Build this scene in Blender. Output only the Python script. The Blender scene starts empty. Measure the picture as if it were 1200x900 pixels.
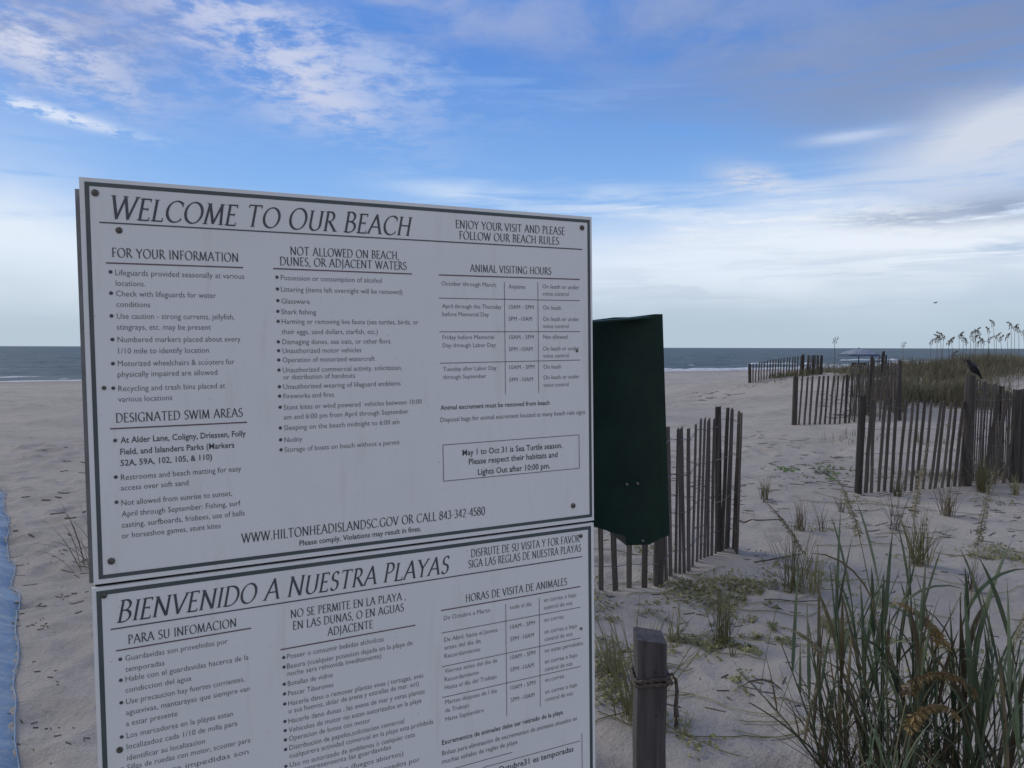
import bpy, math, random
import numpy as np
from mathutils import Vector, Matrix, Euler, noise as mnoise
random.seed(7); rng=np.random.default_rng(7)
R=math.radians
scene=bpy.context.scene
col=scene.collection
# ------------------------------------------------------------------ camera
EYE=1.6; F=900.0; PITCH=math.atan(43/900); ROLL=R(0.14)
_f=Vector((0,math.cos(PITCH),-math.sin(PITCH))); _u0=Vector((0,math.sin(PITCH),math.cos(PITCH))); _r0=Vector((1,0,0))
_r=_r0*math.cos(ROLL)+_u0*math.sin(ROLL); _u=_u0*math.cos(ROLL)-_r0*math.sin(ROLL)
cd=bpy.data.cameras.new('camera'); cam=bpy.data.objects.new('camera',cd); col.objects.link(cam)
cd.sensor_width=36; cd.lens=27; cd.clip_start=.05; cd.clip_end=90000
m=Matrix((( _r.x,_u.x,-_f.x,0),(_r.y,_u.y,-_f.y,0),(_r.z,_u.z,-_f.z,EYE),(0,0,0,1)))
cam.matrix_world=m; scene.camera=cam
scene.view_settings.view_transform='Standard'; scene.view_settings.look='None'
scene.view_settings.exposure=0.0; scene.view_settings.gamma=1
scene.cycles.max_bounces=6
# ------------------------------------------------------------------ light
SUN_AZ,SUN_EL=-55,34
sd=bpy.data.lights.new('sun','SUN'); sun=bpy.data.objects.new('sun',sd); col.objects.link(sun)
sd.energy=1.75; sd.angle=R(26); sd.color=(1,.90,.70)
sdir=Vector((math.sin(R(SUN_AZ))*math.cos(R(SUN_EL)),math.cos(R(SUN_AZ))*math.cos(R(SUN_EL)),math.sin(R(SUN_EL))))
sun.rotation_euler=sdir.to_track_quat('Z','Y').to_euler()
# ------------------------------------------------------------------ sky (world)
world=bpy.data.worlds.new('World'); scene.world=world; world.use_nodes=True
class V:
    """a node socket with arithmetic"""
    def __init__(s,nt,sock): s.nt=nt; s.s=sock
    def _m(s,op,*o,clamp=False):
        n=s.nt.nodes.new('ShaderNodeMath'); n.operation=op; n.use_clamp=clamp
        for i,a in enumerate((s,)+o):
            if isinstance(a,V): s.nt.links.new(a.s,n.inputs[i])
            else: n.inputs[i].default_value=float(a)
        return V(s.nt,n.outputs[0])
    def __add__(s,o): return s._m('ADD',o)
    __radd__=__add__
    def __sub__(s,o): return s._m('SUBTRACT',o)
    def __rsub__(s,o): return (s*-1)+o
    def __mul__(s,o): return s._m('MULTIPLY',o)
    __rmul__=__mul__
    def __truediv__(s,o): return s._m('DIVIDE',o)
    def clamp(s): return s._m('ADD',0,clamp=True)
    def ss(s,a,b,lo=0,hi=1):
        n=s.nt.nodes.new('ShaderNodeMapRange'); n.interpolation_type='SMOOTHSTEP'
        s.nt.links.new(s.s,n.inputs['Value'])
        for k,v in (('From Min',a),('From Max',b),('To Min',lo),('To Max',hi)): n.inputs[k].default_value=v
        return V(s.nt,n.outputs['Result'])
def comb(nt,*c):
    n=nt.nodes.new('ShaderNodeCombineXYZ')
    for i,a in enumerate(c):
        if isinstance(a,V): nt.links.new(a.s,n.inputs[i])
        else: n.inputs[i].default_value=a
    return V(nt,n.outputs[0])
def nz(nt,vec,scale,detail=4,rough=.55,dist=0,kind='ShaderNodeTexNoise'):
    n=nt.nodes.new(kind); n.inputs['Scale'].default_value=scale; n.inputs['Detail'].default_value=detail
    n.inputs['Roughness'].default_value=rough; n.inputs['Distortion'].default_value=dist
    if vec is not None: nt.links.new(vec.s,n.inputs['Vector'])
    return V(nt,n.outputs[0])
def mix(nt,fac,a,b):
    n=nt.nodes.new('ShaderNodeMix'); n.data_type='RGBA'
    for k,v in ((0,fac),(6,a),(7,b)):
        if isinstance(v,V): nt.links.new(v.s,n.inputs[k])
        elif k==0: n.inputs[k].default_value=v
        else: n.inputs[k].default_value=(*v[:3],1)
    return V(nt,n.outputs[2])
def S(r,g,b):      # sRGB 0..255 -> linear
    return tuple(((c/255/12.92) if c/255<=.04045 else ((c/255+.055)/1.055)**2.4) for c in (r,g,b))
nt=world.node_tree; nt.nodes.clear()
tc=nt.nodes.new('ShaderNodeTexCoord'); sp=nt.nodes.new('ShaderNodeSeparateXYZ'); nt.links.new(tc.outputs['Generated'],sp.inputs[0])
dx,dy,dz=(V(nt,sp.outputs[i]) for i in range(3))
az=dx._m('ARCTAN2',dy)*57.29578
el=dz._m('ARCSINE')*57.29578
sky=nt.nodes.new('ShaderNodeTexSky'); sky.sky_type='NISHITA'; sky.sun_disc=False
sky.sun_elevation=R(SUN_EL); sky.sun_rotation=R(SUN_AZ%360); sky.air_density=1.0; sky.dust_density=.6; sky.ozone_density=2.2
gain=nt.nodes.new('ShaderNodeMix'); gain.data_type='RGBA'; gain.blend_type='MULTIPLY'; gain.inputs[0].default_value=1
nt.links.new(sky.outputs[0],gain.inputs[6]); gain.inputs[7].default_value=(1,1,1,1)
K=10.0               # the world Background runs at strength 0.1: cloud colours are given times ten
def C(r,g,b): return tuple(c*K for c in S(r,g,b))
c=V(nt,gain.outputs[2])
# base air: deep blue overhead paling to a grey-blue haze on the sea horizon
warp=nz(nt,comb(nt,az*.06,el*.16,0),1.0,3)
warp2=nz(nt,comb(nt,az*.06+7,el*.16,3),1.0,3)
elw=el+(warp-.5)*5
azw=az+(warp2-.5)*9
c=mix(nt,.80,c,C(82,140,224))
c=mix(nt,el.ss(22,7,0,.85),c,C(146,192,244))
c=mix(nt,elw.ss(11.5,4.5,0,.95),c,C(204,222,244))
# stretched cloud sheets: texture on a plane high above the ground
pz=dz._m('MAXIMUM',.02)+.06
pl=comb(nt,dx/pz,dy/pz,0)
rip=nz(nt,pl,2.2,8,.62,.4)
fine=nz(nt,pl,8.5,7,.68,.25)
band=nz(nt,comb(nt,az*.05,el*.55,1.7),1.0,6,.6,.5)
band2=nz(nt,comb(nt,az*.09,el*.9,5.1),1.0,5,.6,.6)
def blob(px,py,sx,sy,ang=0,soft=1.0,w=1):
    """soft patch of sky: direction in degrees, half sizes in degrees, tilt"""
    a0,e0=px,py; t=R(ang)
    A=(azw if w else az)-a0; E=(elw if w else el)-e0
    p=(A*math.cos(t)+E*math.sin(t))/sx; q=(E*math.cos(t)-A*math.sin(t))/sy
    return (p*p+q*q)*-1.0
def G(*a,**k): return _exp(blob(*a,**k))
def _exp(v): return v._m('EXPONENT')
def AE(px,py):
    a=math.degrees(math.atan((px-600)/900)); return a, math.degrees(math.atan((407-py)/900*math.cos(R(a))))
def cloud(c,mask,tex,lo,hi,colr,amt=1):
    f=(tex*1.0).ss(lo,hi)*mask
    return mix(nt,(f*amt).clamp(),c,colr)
# general broken cloud round the rest of the sky, thicker overhead
gen=nz(nt,pl,.9,7,.6,.5)
away=az._m('ABSOLUTE').ss(34,60)+el.ss(26,36)
c=cloud(c,away.clamp()*el.ss(2,10),gen,.46,.66,C(186,186,194),.9)
# grey-lilac veil across the upper right and along the top
a,e=AE(1010,70);  c=cloud(c,G(a,e,15,4.6,-6),rip*.5+band*.5,.32,.58,C(138,152,184),.8)
a,e=AE(800,20);  c=cloud(c,G(a,e,12,3.4,-8),rip,.34,.66,C(140,160,206),.6)
a,e=AE(1180,60);  c=cloud(c,G(a,e,9,5.5,0),band,.3,.6,C(132,146,174),.6)
a,e=AE(520,10);  c=cloud(c,G(a,e,16,3.0,-4),rip,.36,.62,C(164,178,216),.75)
a,e=AE(60,20);   c=cloud(c,G(a,e,9,4,0),rip,.3,.6,C(150,160,192),.8)
# mackerel patches upper left
a,e=AE(330,70);  c=cloud(c,G(a,e,8.2,2.3,-30),fine*.45+rip*.55,.40,.58,C(208,213,234),1.2)
a,e=AE(230,15);  c=cloud(c,G(a,e,8,2.4,-14),fine*.5+rip*.5,.43,.60,C(192,200,230),.95)
a,e=AE(450,95);  c=cloud(c,G(a,e,8,2,-12),fine*.5+rip*.5,.42,.62,C(178,196,232),.8)
a,e=AE(60,65);   c=cloud(c,G(a,e,7.0,2.2,-12),fine*.5+rip*.5,.42,.58,C(206,212,234),1.1)
a,e=AE(60,136);  c=cloud(c,G(a,e,4.6,.40,-9,w=0),fine*.7+rip*.3,.41,.54,C(212,224,246),1.3)
a,e=AE(600,110);  c=cloud(c,G(a,e,12,1.2,-4),band2,.42,.66,C(150,182,232),.6)
# bright bank low on the left
a,e=AE(-40,300); c=cloud(c,G(a,e,12,5.4,-16),band,.18,.5,C(226,237,250),1.3)
a,e=AE(10,330); c=mix(nt,G(a,e,9,2.2,0),c,C(222,234,248))
# small high wisps
a,e=AE(882,214); c=cloud(c,G(a,e,2.6,.9,-14,w=0),fine*.5+band2*.5,.36,.54,C(196,208,232),1.2)
a,e=AE(990,163); c=cloud(c,G(a,e,2.8,.38,2,w=0),band2,.3,.52,C(182,200,232),1.1)
a,e=AE(540,228); c=cloud(c,G(a,e,5.5,.9,-2),band2,.34,.58,C(200,220,246),.9)
a,e=AE(760,246); c=cloud(c,G(a,e,11,1.0,-1),band2,.38,.6,C(206,222,244),.8)
# large lit bank on the right
a,e=AE(1160,165); c=cloud(c,G(a,e,6.5,2.2,8),rip*.4+band*.6,.34,.54,C(208,216,232),1.3)
a,e=AE(1030,300); c=cloud(c,G(a,e,20,3.0,2),band,.20,.48,C(234,242,252),1.35)
a,e=AE(830,320); c=cloud(c,G(a,e,12,2.3,0),band*.6+band2*.4,.3,.5,C(226,236,250),1.2)
a,e=AE(1110,205); c=cloud(c,G(a,e,10,1.5,3),band2,.36,.58,C(200,213,234),.9)
a,e=AE(1170,243); c=cloud(c,G(a,e,5.2,.9,1,w=0),band2*.6+rip*.4,.36,.5,C(154,170,198),1.0)
a,e=AE(1060,256); c=cloud(c,G(a,e,4.5,.55,-1,w=0),band2*.6+fine*.4,.4,.52,C(168,182,206),.9)
a,e=AE(1180,290); c=cloud(c,G(a,e,3,.6,-1,w=0),band2,.4,.56,C(168,192,222),.8)
a,e=AE(960,325); c=cloud(c,G(a,e,20,2.6,1),band2*.6+band*.4,.47,.62,C(192,209,230),.75)
a,e=AE(980,275); c=cloud(c,G(a,e,16,2.0,-2),band2*.7+fine*.3,.50,.64,C(240,244,250),.7)
# haze resting on the horizon
c=mix(nt,elw.ss(6.5,.8,0,.85),c,C(178,195,208))
# the far side of the sky, behind the viewer: unseen even cloud, brightened to light sign and sand
c=mix(nt,(dy*-1).ss(-.15,.5,0,.85),c,C(205,202,204))
c=mix(nt,el.ss(-1,-4),c,C(90,92,96))
bg=nt.nodes.new('ShaderNodeBackground'); bg.inputs['Strength'].default_value=.1
nt.links.new(c.s,bg.inputs['Color'])
out=nt.nodes.new('ShaderNodeOutputWorld'); nt.links.new(bg.outputs[0],out.inputs['Surface'])
world.cycles.sampling_method='MANUAL'; world.cycles.sample_map_resolution=512
# ================================================================== helpers
def mat(name): 
    m=bpy.data.materials.new(name); m.use_nodes=True; nt=m.node_tree
    b=nt.nodes['Principled BSDF']; return m,nt,b
def obcoord(nt,kind='Object'):
    n=nt.nodes.new('ShaderNodeTexCoord'); return V(nt,n.outputs[kind])
def worldpos(nt):
    n=nt.nodes.new('ShaderNodeNewGeometry'); return V(nt,n.outputs['Position'])
def scaled(nt,vec,s,loc=(0,0,0)):
    n=nt.nodes.new('ShaderNodeMapping'); n.inputs['Scale'].default_value=s; n.inputs['Location'].default_value=loc
    nt.links.new(vec.s,n.inputs['Vector']); return V(nt,n.outputs[0])
def bump(nt,b,h,strength,dist):
    n=nt.nodes.new('ShaderNodeBump'); n.inputs['Strength'].default_value=strength; n.inputs['Distance'].default_value=dist
    nt.links.new(h.s,n.inputs['Height']); nt.links.new(n.outputs[0],b.inputs['Normal'])
def setc(nt,b,c): nt.links.new(c.s,b.inputs['Base Color'])
def objrand(nt):
    n=nt.nodes.new('ShaderNodeObjectInfo'); return V(nt,n.outputs['Random'])
def simple(name,c1,c2=None,scale=6,rough=.7,stretch=(1,1,1),bs=0,bd=.002,rnd=0,metal=0,world=False,lo=.35,hi=.65,spec=.5):
    m,nt,b=mat(name); b.inputs['Roughness'].default_value=rough; b.inputs['Metallic'].default_value=metal
    b.inputs['Specular IOR Level'].default_value=spec
    v=scaled(nt,worldpos(nt) if world else obcoord(nt),stretch)
    n=nz(nt,v,scale,6,.6)
    c2=c2 or tuple(x*.8 for x in c1)
    f=n.ss(lo,hi)
    c=mix(nt,f,c1,c2)
    if rnd:
        h=nt.nodes.new('ShaderNodeHueSaturation'); nt.links.new(c.s,h.inputs['Color'])
        nt.links.new((objrand(nt)*rnd*2+(1-rnd)).s,h.inputs['Value']); c=V(nt,h.outputs[0])
    setc(nt,b,c)
    if bs: bump(nt,b,n,bs,bd)
    return m
def mesh(name,vs,fs,ma=None,smooth=False):
    me=bpy.data.meshes.new(name); 
    if isinstance(vs,np.ndarray): vs=vs.tolist()
    me.from_pydata(vs,[],fs); me.update()
    if ma: me.materials.append(ma)
    if smooth: me.polygons.foreach_set('use_smooth',[True]*len(me.polygons))
    return me
def big(name,vs,fs,ma,smooth=False):
    """fast mesh from arrays, faces all of one size"""
    me=bpy.data.meshes.new(name); n,k=fs.shape
    me.vertices.add(len(vs)); me.vertices.foreach_set('co',np.ascontiguousarray(vs,dtype=np.float32).ravel())
    me.loops.add(n*k); me.loops.foreach_set('vertex_index',np.ascontiguousarray(fs,dtype=np.int32).ravel())
    me.polygons.add(n); me.polygons.foreach_set('loop_start',np.arange(n,dtype=np.int32)*k)
    if smooth: me.polygons.foreach_set('use_smooth',np.ones(n,dtype=bool))
    me.update(calc_edges=True); me.materials.append(ma); return me
def ob(name,me,parent=None,loc=None,**k):
    o=bpy.data.objects.new(name,me); col.objects.link(o)
    if parent: o.parent=parent
    if loc is not None: o.location=loc
    for a,b in k.items(): o[a]=b
    return o
def thing(name,loc,label,cat,group=None,rotz=0):
    o=bpy.data.objects.new(name,None); col.objects.link(o); o.location=loc; o.rotation_euler=(0,0,rotz)
    o.empty_display_size=.1
    o['label']=label; o['category']=cat
    if group: o['group']=group
    return o
class MB:
    def __init__(s): s.v=[]; s.f=[]
    def add(s,vs,fs):
        k=len(s.v); s.v+= [tuple(v) for v in vs]; s.f+=[tuple(i+k for i in f) for f in fs]; return s
    def box(s,lo,hi,M=None,ch=0):
        x0,y0,z0=lo; x1,y1,z1=hi
        vs=[(x0,y0,z0),(x1,y0,z0),(x1,y1,z0),(x0,y1,z0),(x0,y0,z1),(x1,y0,z1),(x1,y1,z1),(x0,y1,z1)]
        if M: vs=[M@Vector(v) for v in vs]
        return s.add(vs,[(0,3,2,1),(4,5,6,7),(0,1,5,4),(1,2,6,5),(2,3,7,6),(3,0,4,7)])
    def tube(s,pts,rad,n=6,cap=True,flat=1):
        pts=[Vector(p) for p in pts]; 
        if not hasattr(rad,'__len__'): rad=[rad]*len(pts)
        rings=[]; 
        for i,p in enumerate(pts):
            t=(pts[min(i+1,len(pts)-1)]-pts[max(i-1,0)]).normalized()
            a=t.cross(Vector((0,0,1)) if abs(t.z)<.9 else Vector((0,1,0))).normalized(); b=t.cross(a)
            rings.append([p+(a*math.cos(2*math.pi*k/n)+b*math.sin(2*math.pi*k/n)*flat)*rad[i] for k in range(n)])
        vs=[v for r in rings for v in r]; fs=[]
        for i in range(len(pts)-1):
            for k in range(n):
                fs.append((i*n+k,i*n+(k+1)%n,(i+1)*n+(k+1)%n,(i+1)*n+k))
        if cap: fs+= [tuple(range(n))[::-1],tuple((len(pts)-1)*n+k for k in range(n))]
        return s.add(vs,fs)
    def mesh(s,name,ma,smooth=False): return mesh(name,s.v,s.f,ma,smooth)
    def ob(s,name,ma,parent=None,smooth=False,loc=None,**k): return ob(name,s.mesh(name,ma,smooth),parent,loc,**k)
# ---- smooth lattice noise
_perm=rng.random((256,256))
def vnoise(x,y,seed=0):
    x=np.asarray(x,float)+seed*17.3; y=np.asarray(y,float)+seed*9.1
    xi=np.floor(x).astype(int); yi=np.floor(y).astype(int); fx=x-xi; fy=y-yi
    fx=fx*fx*(3-2*fx); fy=fy*fy*(3-2*fy)
    g=lambda a,b:_perm[a&255,b&255]
    return (g(xi,yi)*(1-fx)+g(xi+1,yi)*fx)*(1-fy)+(g(xi,yi+1)*(1-fx)+g(xi+1,yi+1)*fx)*fy-.5
# ---- shoreline and lie of the land
SA=np.array([-44.,73.]); SB=np.array([33.,113.]); _t=(SB-SA)/np.linalg.norm(SB-SA); _n=np.array([-_t[1],_t[0]])
def shore(x,y):   # metres seaward of the waterline (negative inland)
    return (x-SA[0])*_n[0]+(y-SA[1])*_n[1]
SEA=-1.8
def land(x,y):
    x=np.asarray(x,float); y=np.asarray(y,float)
    s=shore(x,y); inl=-s
    z=np.where(inl<62,-1.72*(1-np.clip(inl,-60,62)/62)**1.15,0.0)
    z=np.where(s>0,-1.72-s*.06,z); z=np.maximum(z,-6)
    near=np.clip((y-1)/8,0,1)
    flat=np.clip((inl-6)/25,0,1)
    z=z+.92*np.exp(-((x-14.5)/4.8)**2-((y-22)/7.5)**2)
    z=z+.50*np.exp(-((x-8.9)/2.6)**2-((y-26.5)/3.0)**2)
    z=z+.9*np.exp(-((x-27)/9)**2-((y-27)/8)**2)
    z=z+.25*np.exp(-((x-7.5)/2.6)**2-((y-13.5)/2.0)**2)
    z=z+.10*np.exp(-((x-2.1)/1.0)**2-((y-2.7)/.8)**2)
    z=z+vnoise(x*.33,y*.33,1)*.16*near*flat
    z=z+vnoise(x*1.1,y*1.1,2)*.05*flat
    return z
def gz(x,y): return float(land(x,y))
def G0(px,py,z=0.0):     # the ground point seen where a thing stands
    v=_f+_r*((px-600)/F)-_u*((py-450)/F); d=(z-EYE)/v.z*v.y; return (v.x/v.y*d, d)
def PX(px,py,d):
    v=_f+_r*((px-600)/F)-_u*((py-450)/F); v=v*(d/v.y); return Vector((v.x,d,EYE+v.z))
# ================================================================== materials
def sand_mat():
    m,nt,b=mat('sand'); p=worldpos(nt)
    b.inputs['Roughness'].default_value=.95; b.inputs['Specular IOR Level'].default_value=.15
    big_=nz(nt,p,.5,5,.6); mid=nz(nt,p,3.2,6,.65); fine_=nz(nt,p,38,5,.7); grain=nz(nt,p,260,3,.7)
    c=mix(nt,big_.ss(.35,.65),(.425,.39,.350),(.36,.332,.30))
    c=mix(nt,mid.ss(.48,.70,0,.5),c,(.28,.26,.225)); med=nz(nt,p,12,5,.7); c=mix(nt,med.ss(.55,.72,0,.5),c,(.22,.21,.19))
    c=mix(nt,fine_.ss(.55,.75,0,.35),c,(.22,.20,.185))
    c=mix(nt,grain.ss(.58,.72,0,.35),c,(.46,.43,.41))
    s=nt.nodes.new('ShaderNodeSeparateXYZ'); nt.links.new(p.s,s.inputs[0])
    X,Y=V(nt,s.outputs[0]),V(nt,s.outputs[1])
    sh=(X-SA[0])*_n[0]+(Y-SA[1])*_n[1]+(big_-.5)*8
    c=mix(nt,sh.ss(-34,-14,0,.7),c,(.30,.262,.24))
    c=mix(nt,sh.ss(-9,-4,0,.9),c,(.22,.20,.19))
    # dark lines of drift and damp left by old tides and wind, farther out
    st=scaled(nt,p,(.35,1.6,1)); wr=nz(nt,st,1.3,7,.72,.6)
    far=Y.ss(9,18)*(1-sh.ss(-30,-20))
    c=mix(nt,wr.ss(.575,.66,0,.6)*far,c,(.13,.12,.10))
    setc(nt,b,c)
    bump(nt,b,mid*.5+med*.35+fine_*.3+grain*.06,1,.06)
    return m
M_sand=sand_mat()
def wood_mat(name,c1,c2):
    m,nt,b=mat(name); v=scaled(nt,obcoord(nt),(1,1,.06)); b.inputs['Roughness'].default_value=.85
    b.inputs['Specular IOR Level'].default_value=.2
    g=nz(nt,v,55,6,.65,.6); n=nz(nt,obcoord(nt),4,4,.6)
    c=mix(nt,g.ss(.35,.65),c1,c2); c=mix(nt,n.ss(.5,.75,0,.5),c,tuple(x*.55 for x in c1))
    h=nt.nodes.new('ShaderNodeHueSaturation'); nt.links.new(c.s,h.inputs['Color'])
    nt.links.new((objrand(nt)*.55+.7).s,h.inputs['Value']); c=V(nt,h.outputs[0])
    setc(nt,b,c); bump(nt,b,g,.7,.004); return m
M_slat=wood_mat('weathered_slat',(.118,.108,.102),(.068,.062,.060))
M_post=wood_mat('weathered_post',(.075,.070,.068),(.045,.042,.042))
M_fpost=wood_mat('grey_post',(.078,.074,.076),(.045,.043,.046))
M_wire=simple('wire',(.22,.21,.20),rough=.5,metal=.5)
M_twine=simple('twine',(.34,.32,.28),rough=.9)
M_rope=simple('rope',(.10,.085,.078),(.06,.05,.045),scale=60,rough=.95,bs=.5)
def panel_mat():
    m,nt,b=mat('sign_white'); p=obcoord(nt)
    b.inputs['Roughness'].default_value=.38; b.inputs['Specular IOR Level'].default_value=.35
    n1=nz(nt,p,3.2,5,.6); st=nz(nt,scaled(nt,p,(1,1,.12)),34,5,.65); sp=nz(nt,p,170,2,.5)
    c=mix(nt,n1.ss(.4,.7,0,.5),(.70,.745,.79),(.655,.69,.725))
    c=mix(nt,st.ss(.54,.76,0,.28),c,(.50,.50,.48))
    c=mix(nt,sp.ss(.70,.78,0,.4),c,(.30,.29,.27))
    setc(nt,b,c); bump(nt,b,n1,.12,.01); return m
M_panel=panel_mat()
M_edge=simple('panel_edge',(.62,.63,.64),(.5,.5,.5),scale=20,rough=.5)
M_ink=simple('dark_ink',(.045,.055,.075),(.06,.07,.09),scale=30,rough=.5)
M_ink2=simple('grey_ink',(.085,.095,.12),(.11,.12,.145),scale=30,rough=.5)
M_border=simple('slate_green_border',(.05,.075,.085),(.065,.09,.10),scale=12,rough=.45)
M_maroon=simple('maroon_rule',(.10,.055,.08),(.12,.075,.10),scale=30,rough=.5)
M_bolt=simple('dull_bolt',(.17,.17,.165),(.07,.065,.06),scale=120,rough=.5,metal=.6)
M_alu=simple('grey_metal',(.26,.28,.31),(.2,.21,.23),scale=14,rough=.5,metal=.3)
M_green=simple('dark_green_paint',(.004,.020,.016),(.007,.027,.021),scale=9,rough=.5,spec=.22,bs=.1,bd=.004)
M_mat=None
def blue_mat():
    m,nt,b=mat('blue_mat_weave'); p=obcoord(nt); b.inputs['Roughness'].default_value=.7
    n=nz(nt,scaled(nt,p,(1,1,1)),2.4,6,.7); r=nz(nt,scaled(nt,p,(.4,3.4,1)),4,6,.65,.4)
    c=mix(nt,n.ss(.35,.65),(.085,.17,.29),(.12,.215,.34)); c=mix(nt,r.ss(.46,.66,0,.6),c,(.19,.27,.36))
    s=nz(nt,p,30,5,.7); c=mix(nt,s.ss(.48,.66,0,.6),c,(.28,.29,.30)); setc(nt,b,c); bump(nt,b,r,.5,.01); return m
M_mat=blue_mat()
def leaf_mat(name,c1,c2,tr=.3):
    m,nt,b=mat(name); p=obcoord(nt); n=nz(nt,p,5,4,.6); n2=nz(nt,p,40,3,.6)
    b.inputs['Roughness'].default_value=.5; b.inputs['Specular IOR Level'].default_value=.35
    c=mix(nt,n.ss(.38,.62),c1,c2); c=mix(nt,n2.ss(.5,.8,0,.35),c,tuple(x*1.5 for x in c1))
    h=nt.nodes.new('ShaderNodeHueSaturation'); nt.links.new(c.s,h.inputs['Color'])
    nt.links.new((objrand(nt)*.7+.65).s,h.inputs['Value']); c=V(nt,h.outputs[0]); setc(nt,b,c)
    t=nt.nodes.new('ShaderNodeBsdfTranslucent'); nt.links.new(c.s,t.inputs['Color'])
    mx=nt.nodes.new('ShaderNodeMixShader'); mx.inputs[0].default_value=tr
    nt.links.new(b.outputs[0],mx.inputs[1]); nt.links.new(t.outputs[0],mx.inputs[2])
    nt.links.new(mx.outputs[0],nt.nodes['Material Output'].inputs['Surface']); return m
M_leaf=leaf_mat('green_blade',(.085,.122,.078),(.13,.16,.095))
M_leafy=leaf_mat('olive_blade',(.17,.17,.085),(.24,.22,.12))
M_dry=leaf_mat('dry_blade',(.15,.125,.075),(.10,.08,.05))
M_dead=leaf_mat('dead_stem',(.055,.042,.035),(.08,.06,.045),.1)
M_head=leaf_mat('seed_husk',(.26,.19,.085),(.17,.125,.06),.3)
M_headg=leaf_mat('green_seed_husk',(.23,.22,.14),(.28,.25,.16),.3)
M_vine=leaf_mat('vine_leaf',(.27,.26,.12),(.19,.20,.09),.3)
M_bright=leaf_mat('bright_vine_leaf',(.13,.20,.06),(.09,.15,.05),.3)
M_dunegrass=leaf_mat('dune_grass',(.24,.22,.145),(.16,.155,.10),.2)
M_debris=simple('dry_reed',(.07,.058,.05),(.12,.10,.085),scale=30,rough=.9)
M_seahead=simple('sea_oat_head',(.19,.17,.14),(.13,.12,.10),scale=20,rough=.9)
M_crow=simple('black_feather',(.009,.010,.013),(.014,.015,.022),scale=30,rough=.65)
M_beak=simple('dark_beak',(.02,.018,.016),rough=.3)
M_umb=simple('umbrella_cloth',(.24,.28,.34),(.16,.19,.25),scale=3,rough=.8)
M_umbd=simple('umbrella_band',(.07,.10,.18),rough=.8)
M_dark=simple('dark_navy_cloth',(.02,.025,.045),rough=.8)
M_yel=simple('yellow_cloth',(.42,.36,.12),rough=.8)
M_pale=simple('pale_cloth',(.45,.45,.42),rough=.8)
# ================================================================== ground
def axis(segs):
    out=[]; 
    for a,b,h in segs: out+=list(np.arange(a,b,h))
    return np.array(out)
xs=list(np.arange(-6.5,7.5,.034)); s=.04
while xs[-1]<420: xs.append(xs[-1]+s); s=min(s*1.035,14)
l=[]; s=.04; a=-6.5
while a>-420: a-=s; l.append(a); s=min(s*1.04,14)
xs=np.array(l[::-1]+xs)
ys=list(np.arange(1.4,11,.03)); s=.035
while ys[-1]<330: ys.append(ys[-1]+s); s=min(s*1.017,4)
l=[]; s=.06; a=1.4
while a>-60: a-=s; l.append(a); s*=1.15
ys=np.array(l[::-1]+ys)
XX,YY=np.meshgrid(xs,ys)
ZZ=land(XX,YY)
fl=np.clip((-shore(XX,YY)-8)/20,0,1)
ZZ+=fl*(vnoise(XX*3.1,YY*3.1,3)*np.where(XX<0,.020,.028)+vnoise(XX*7,YY*7,4)*.020*np.clip((16-YY)/6,0,1)+vnoise(XX*14,YY*14,9)*.008*np.clip((9-YY)/4,0,1))
ZZ+=fl*np.clip((YY-9)/8,0,1)*vnoise(XX*.9,YY*2.4,5)*.07
# wind ridges
ZZ+=fl*.012*np.sin((YY*1.0+vnoise(XX*.8,YY*.8,6)*2.2)*9)*np.clip((9-YY)/4,0,1)*np.clip(vnoise(XX*.5,YY*.5,8)*4+.3,0,1)
# footprints and scuffs
nf=1300
for i in range(nf):
    if i<950: fx=rng.uniform(-7.5,1.5) if rng.random()<.55 else rng.uniform(-7,9); fy=2+10*rng.random()**.8
    else: fx=rng.uniform(-25,14); fy=rng.uniform(11,30)
    L=rng.uniform(.10,.17); W=L*rng.uniform(.45,.8); an=rng.uniform(0,math.pi); dp=rng.uniform(.006,.026)
    if fy>11: L*=1.6; W*=1.6; dp*=1.5
    i0,i1=np.searchsorted(xs,(fx-.6,fx+.6)); j0,j1=np.searchsorted(ys,(fy-.6,fy+.6))
    if i1-i0<2 or j1-j0<2: continue
    A=XX[j0:j1,i0:i1]-fx; B=YY[j0:j1,i0:i1]-fy
    p=(A*math.cos(an)+B*math.sin(an))/L; q=(B*math.cos(an)-A*math.sin(an))/W; r2=p*p+q*q
    ZZ[j0:j1,i0:i1]+=-dp*np.exp(-r2*1.4)+dp*.55*np.exp(-(np.sqrt(r2)-1.5)**2*5)
ny,nx=XX.shape
idx=np.arange(ny*nx).reshape(ny,nx)
fs=np.stack([idx[:-1,:-1],idx[:-1,1:],idx[1:,1:],idx[1:,:-1]],-1).reshape(-1,4)
ob('sand_ground',big('sand_ground',np.stack([XX,YY,ZZ],-1).reshape(-1,3),fs,M_sand,True),kind='structure')
from bisect import bisect_left
def sz(x,y):   # height of the sand surface as built
    i=min(max(int(np.searchsorted(xs,x)),1),nx-1); j=min(max(int(np.searchsorted(ys,y)),1),ny-1)
    u=(x-xs[i-1])/(xs[i]-xs[i-1]); v=(y-ys[j-1])/(ys[j]-ys[j-1])
    u=min(max(u,0),1); v=min(max(v,0),1)
    return float((ZZ[j-1,i-1]*(1-u)+ZZ[j-1,i]*u)*(1-v)+(ZZ[j,i-1]*(1-u)+ZZ[j,i]*u)*v)
def szv(x,y):
    i=np.clip(np.searchsorted(xs,x),1,nx-1); j=np.clip(np.searchsorted(ys,y),1,ny-1); return ZZ[j,i]
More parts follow.
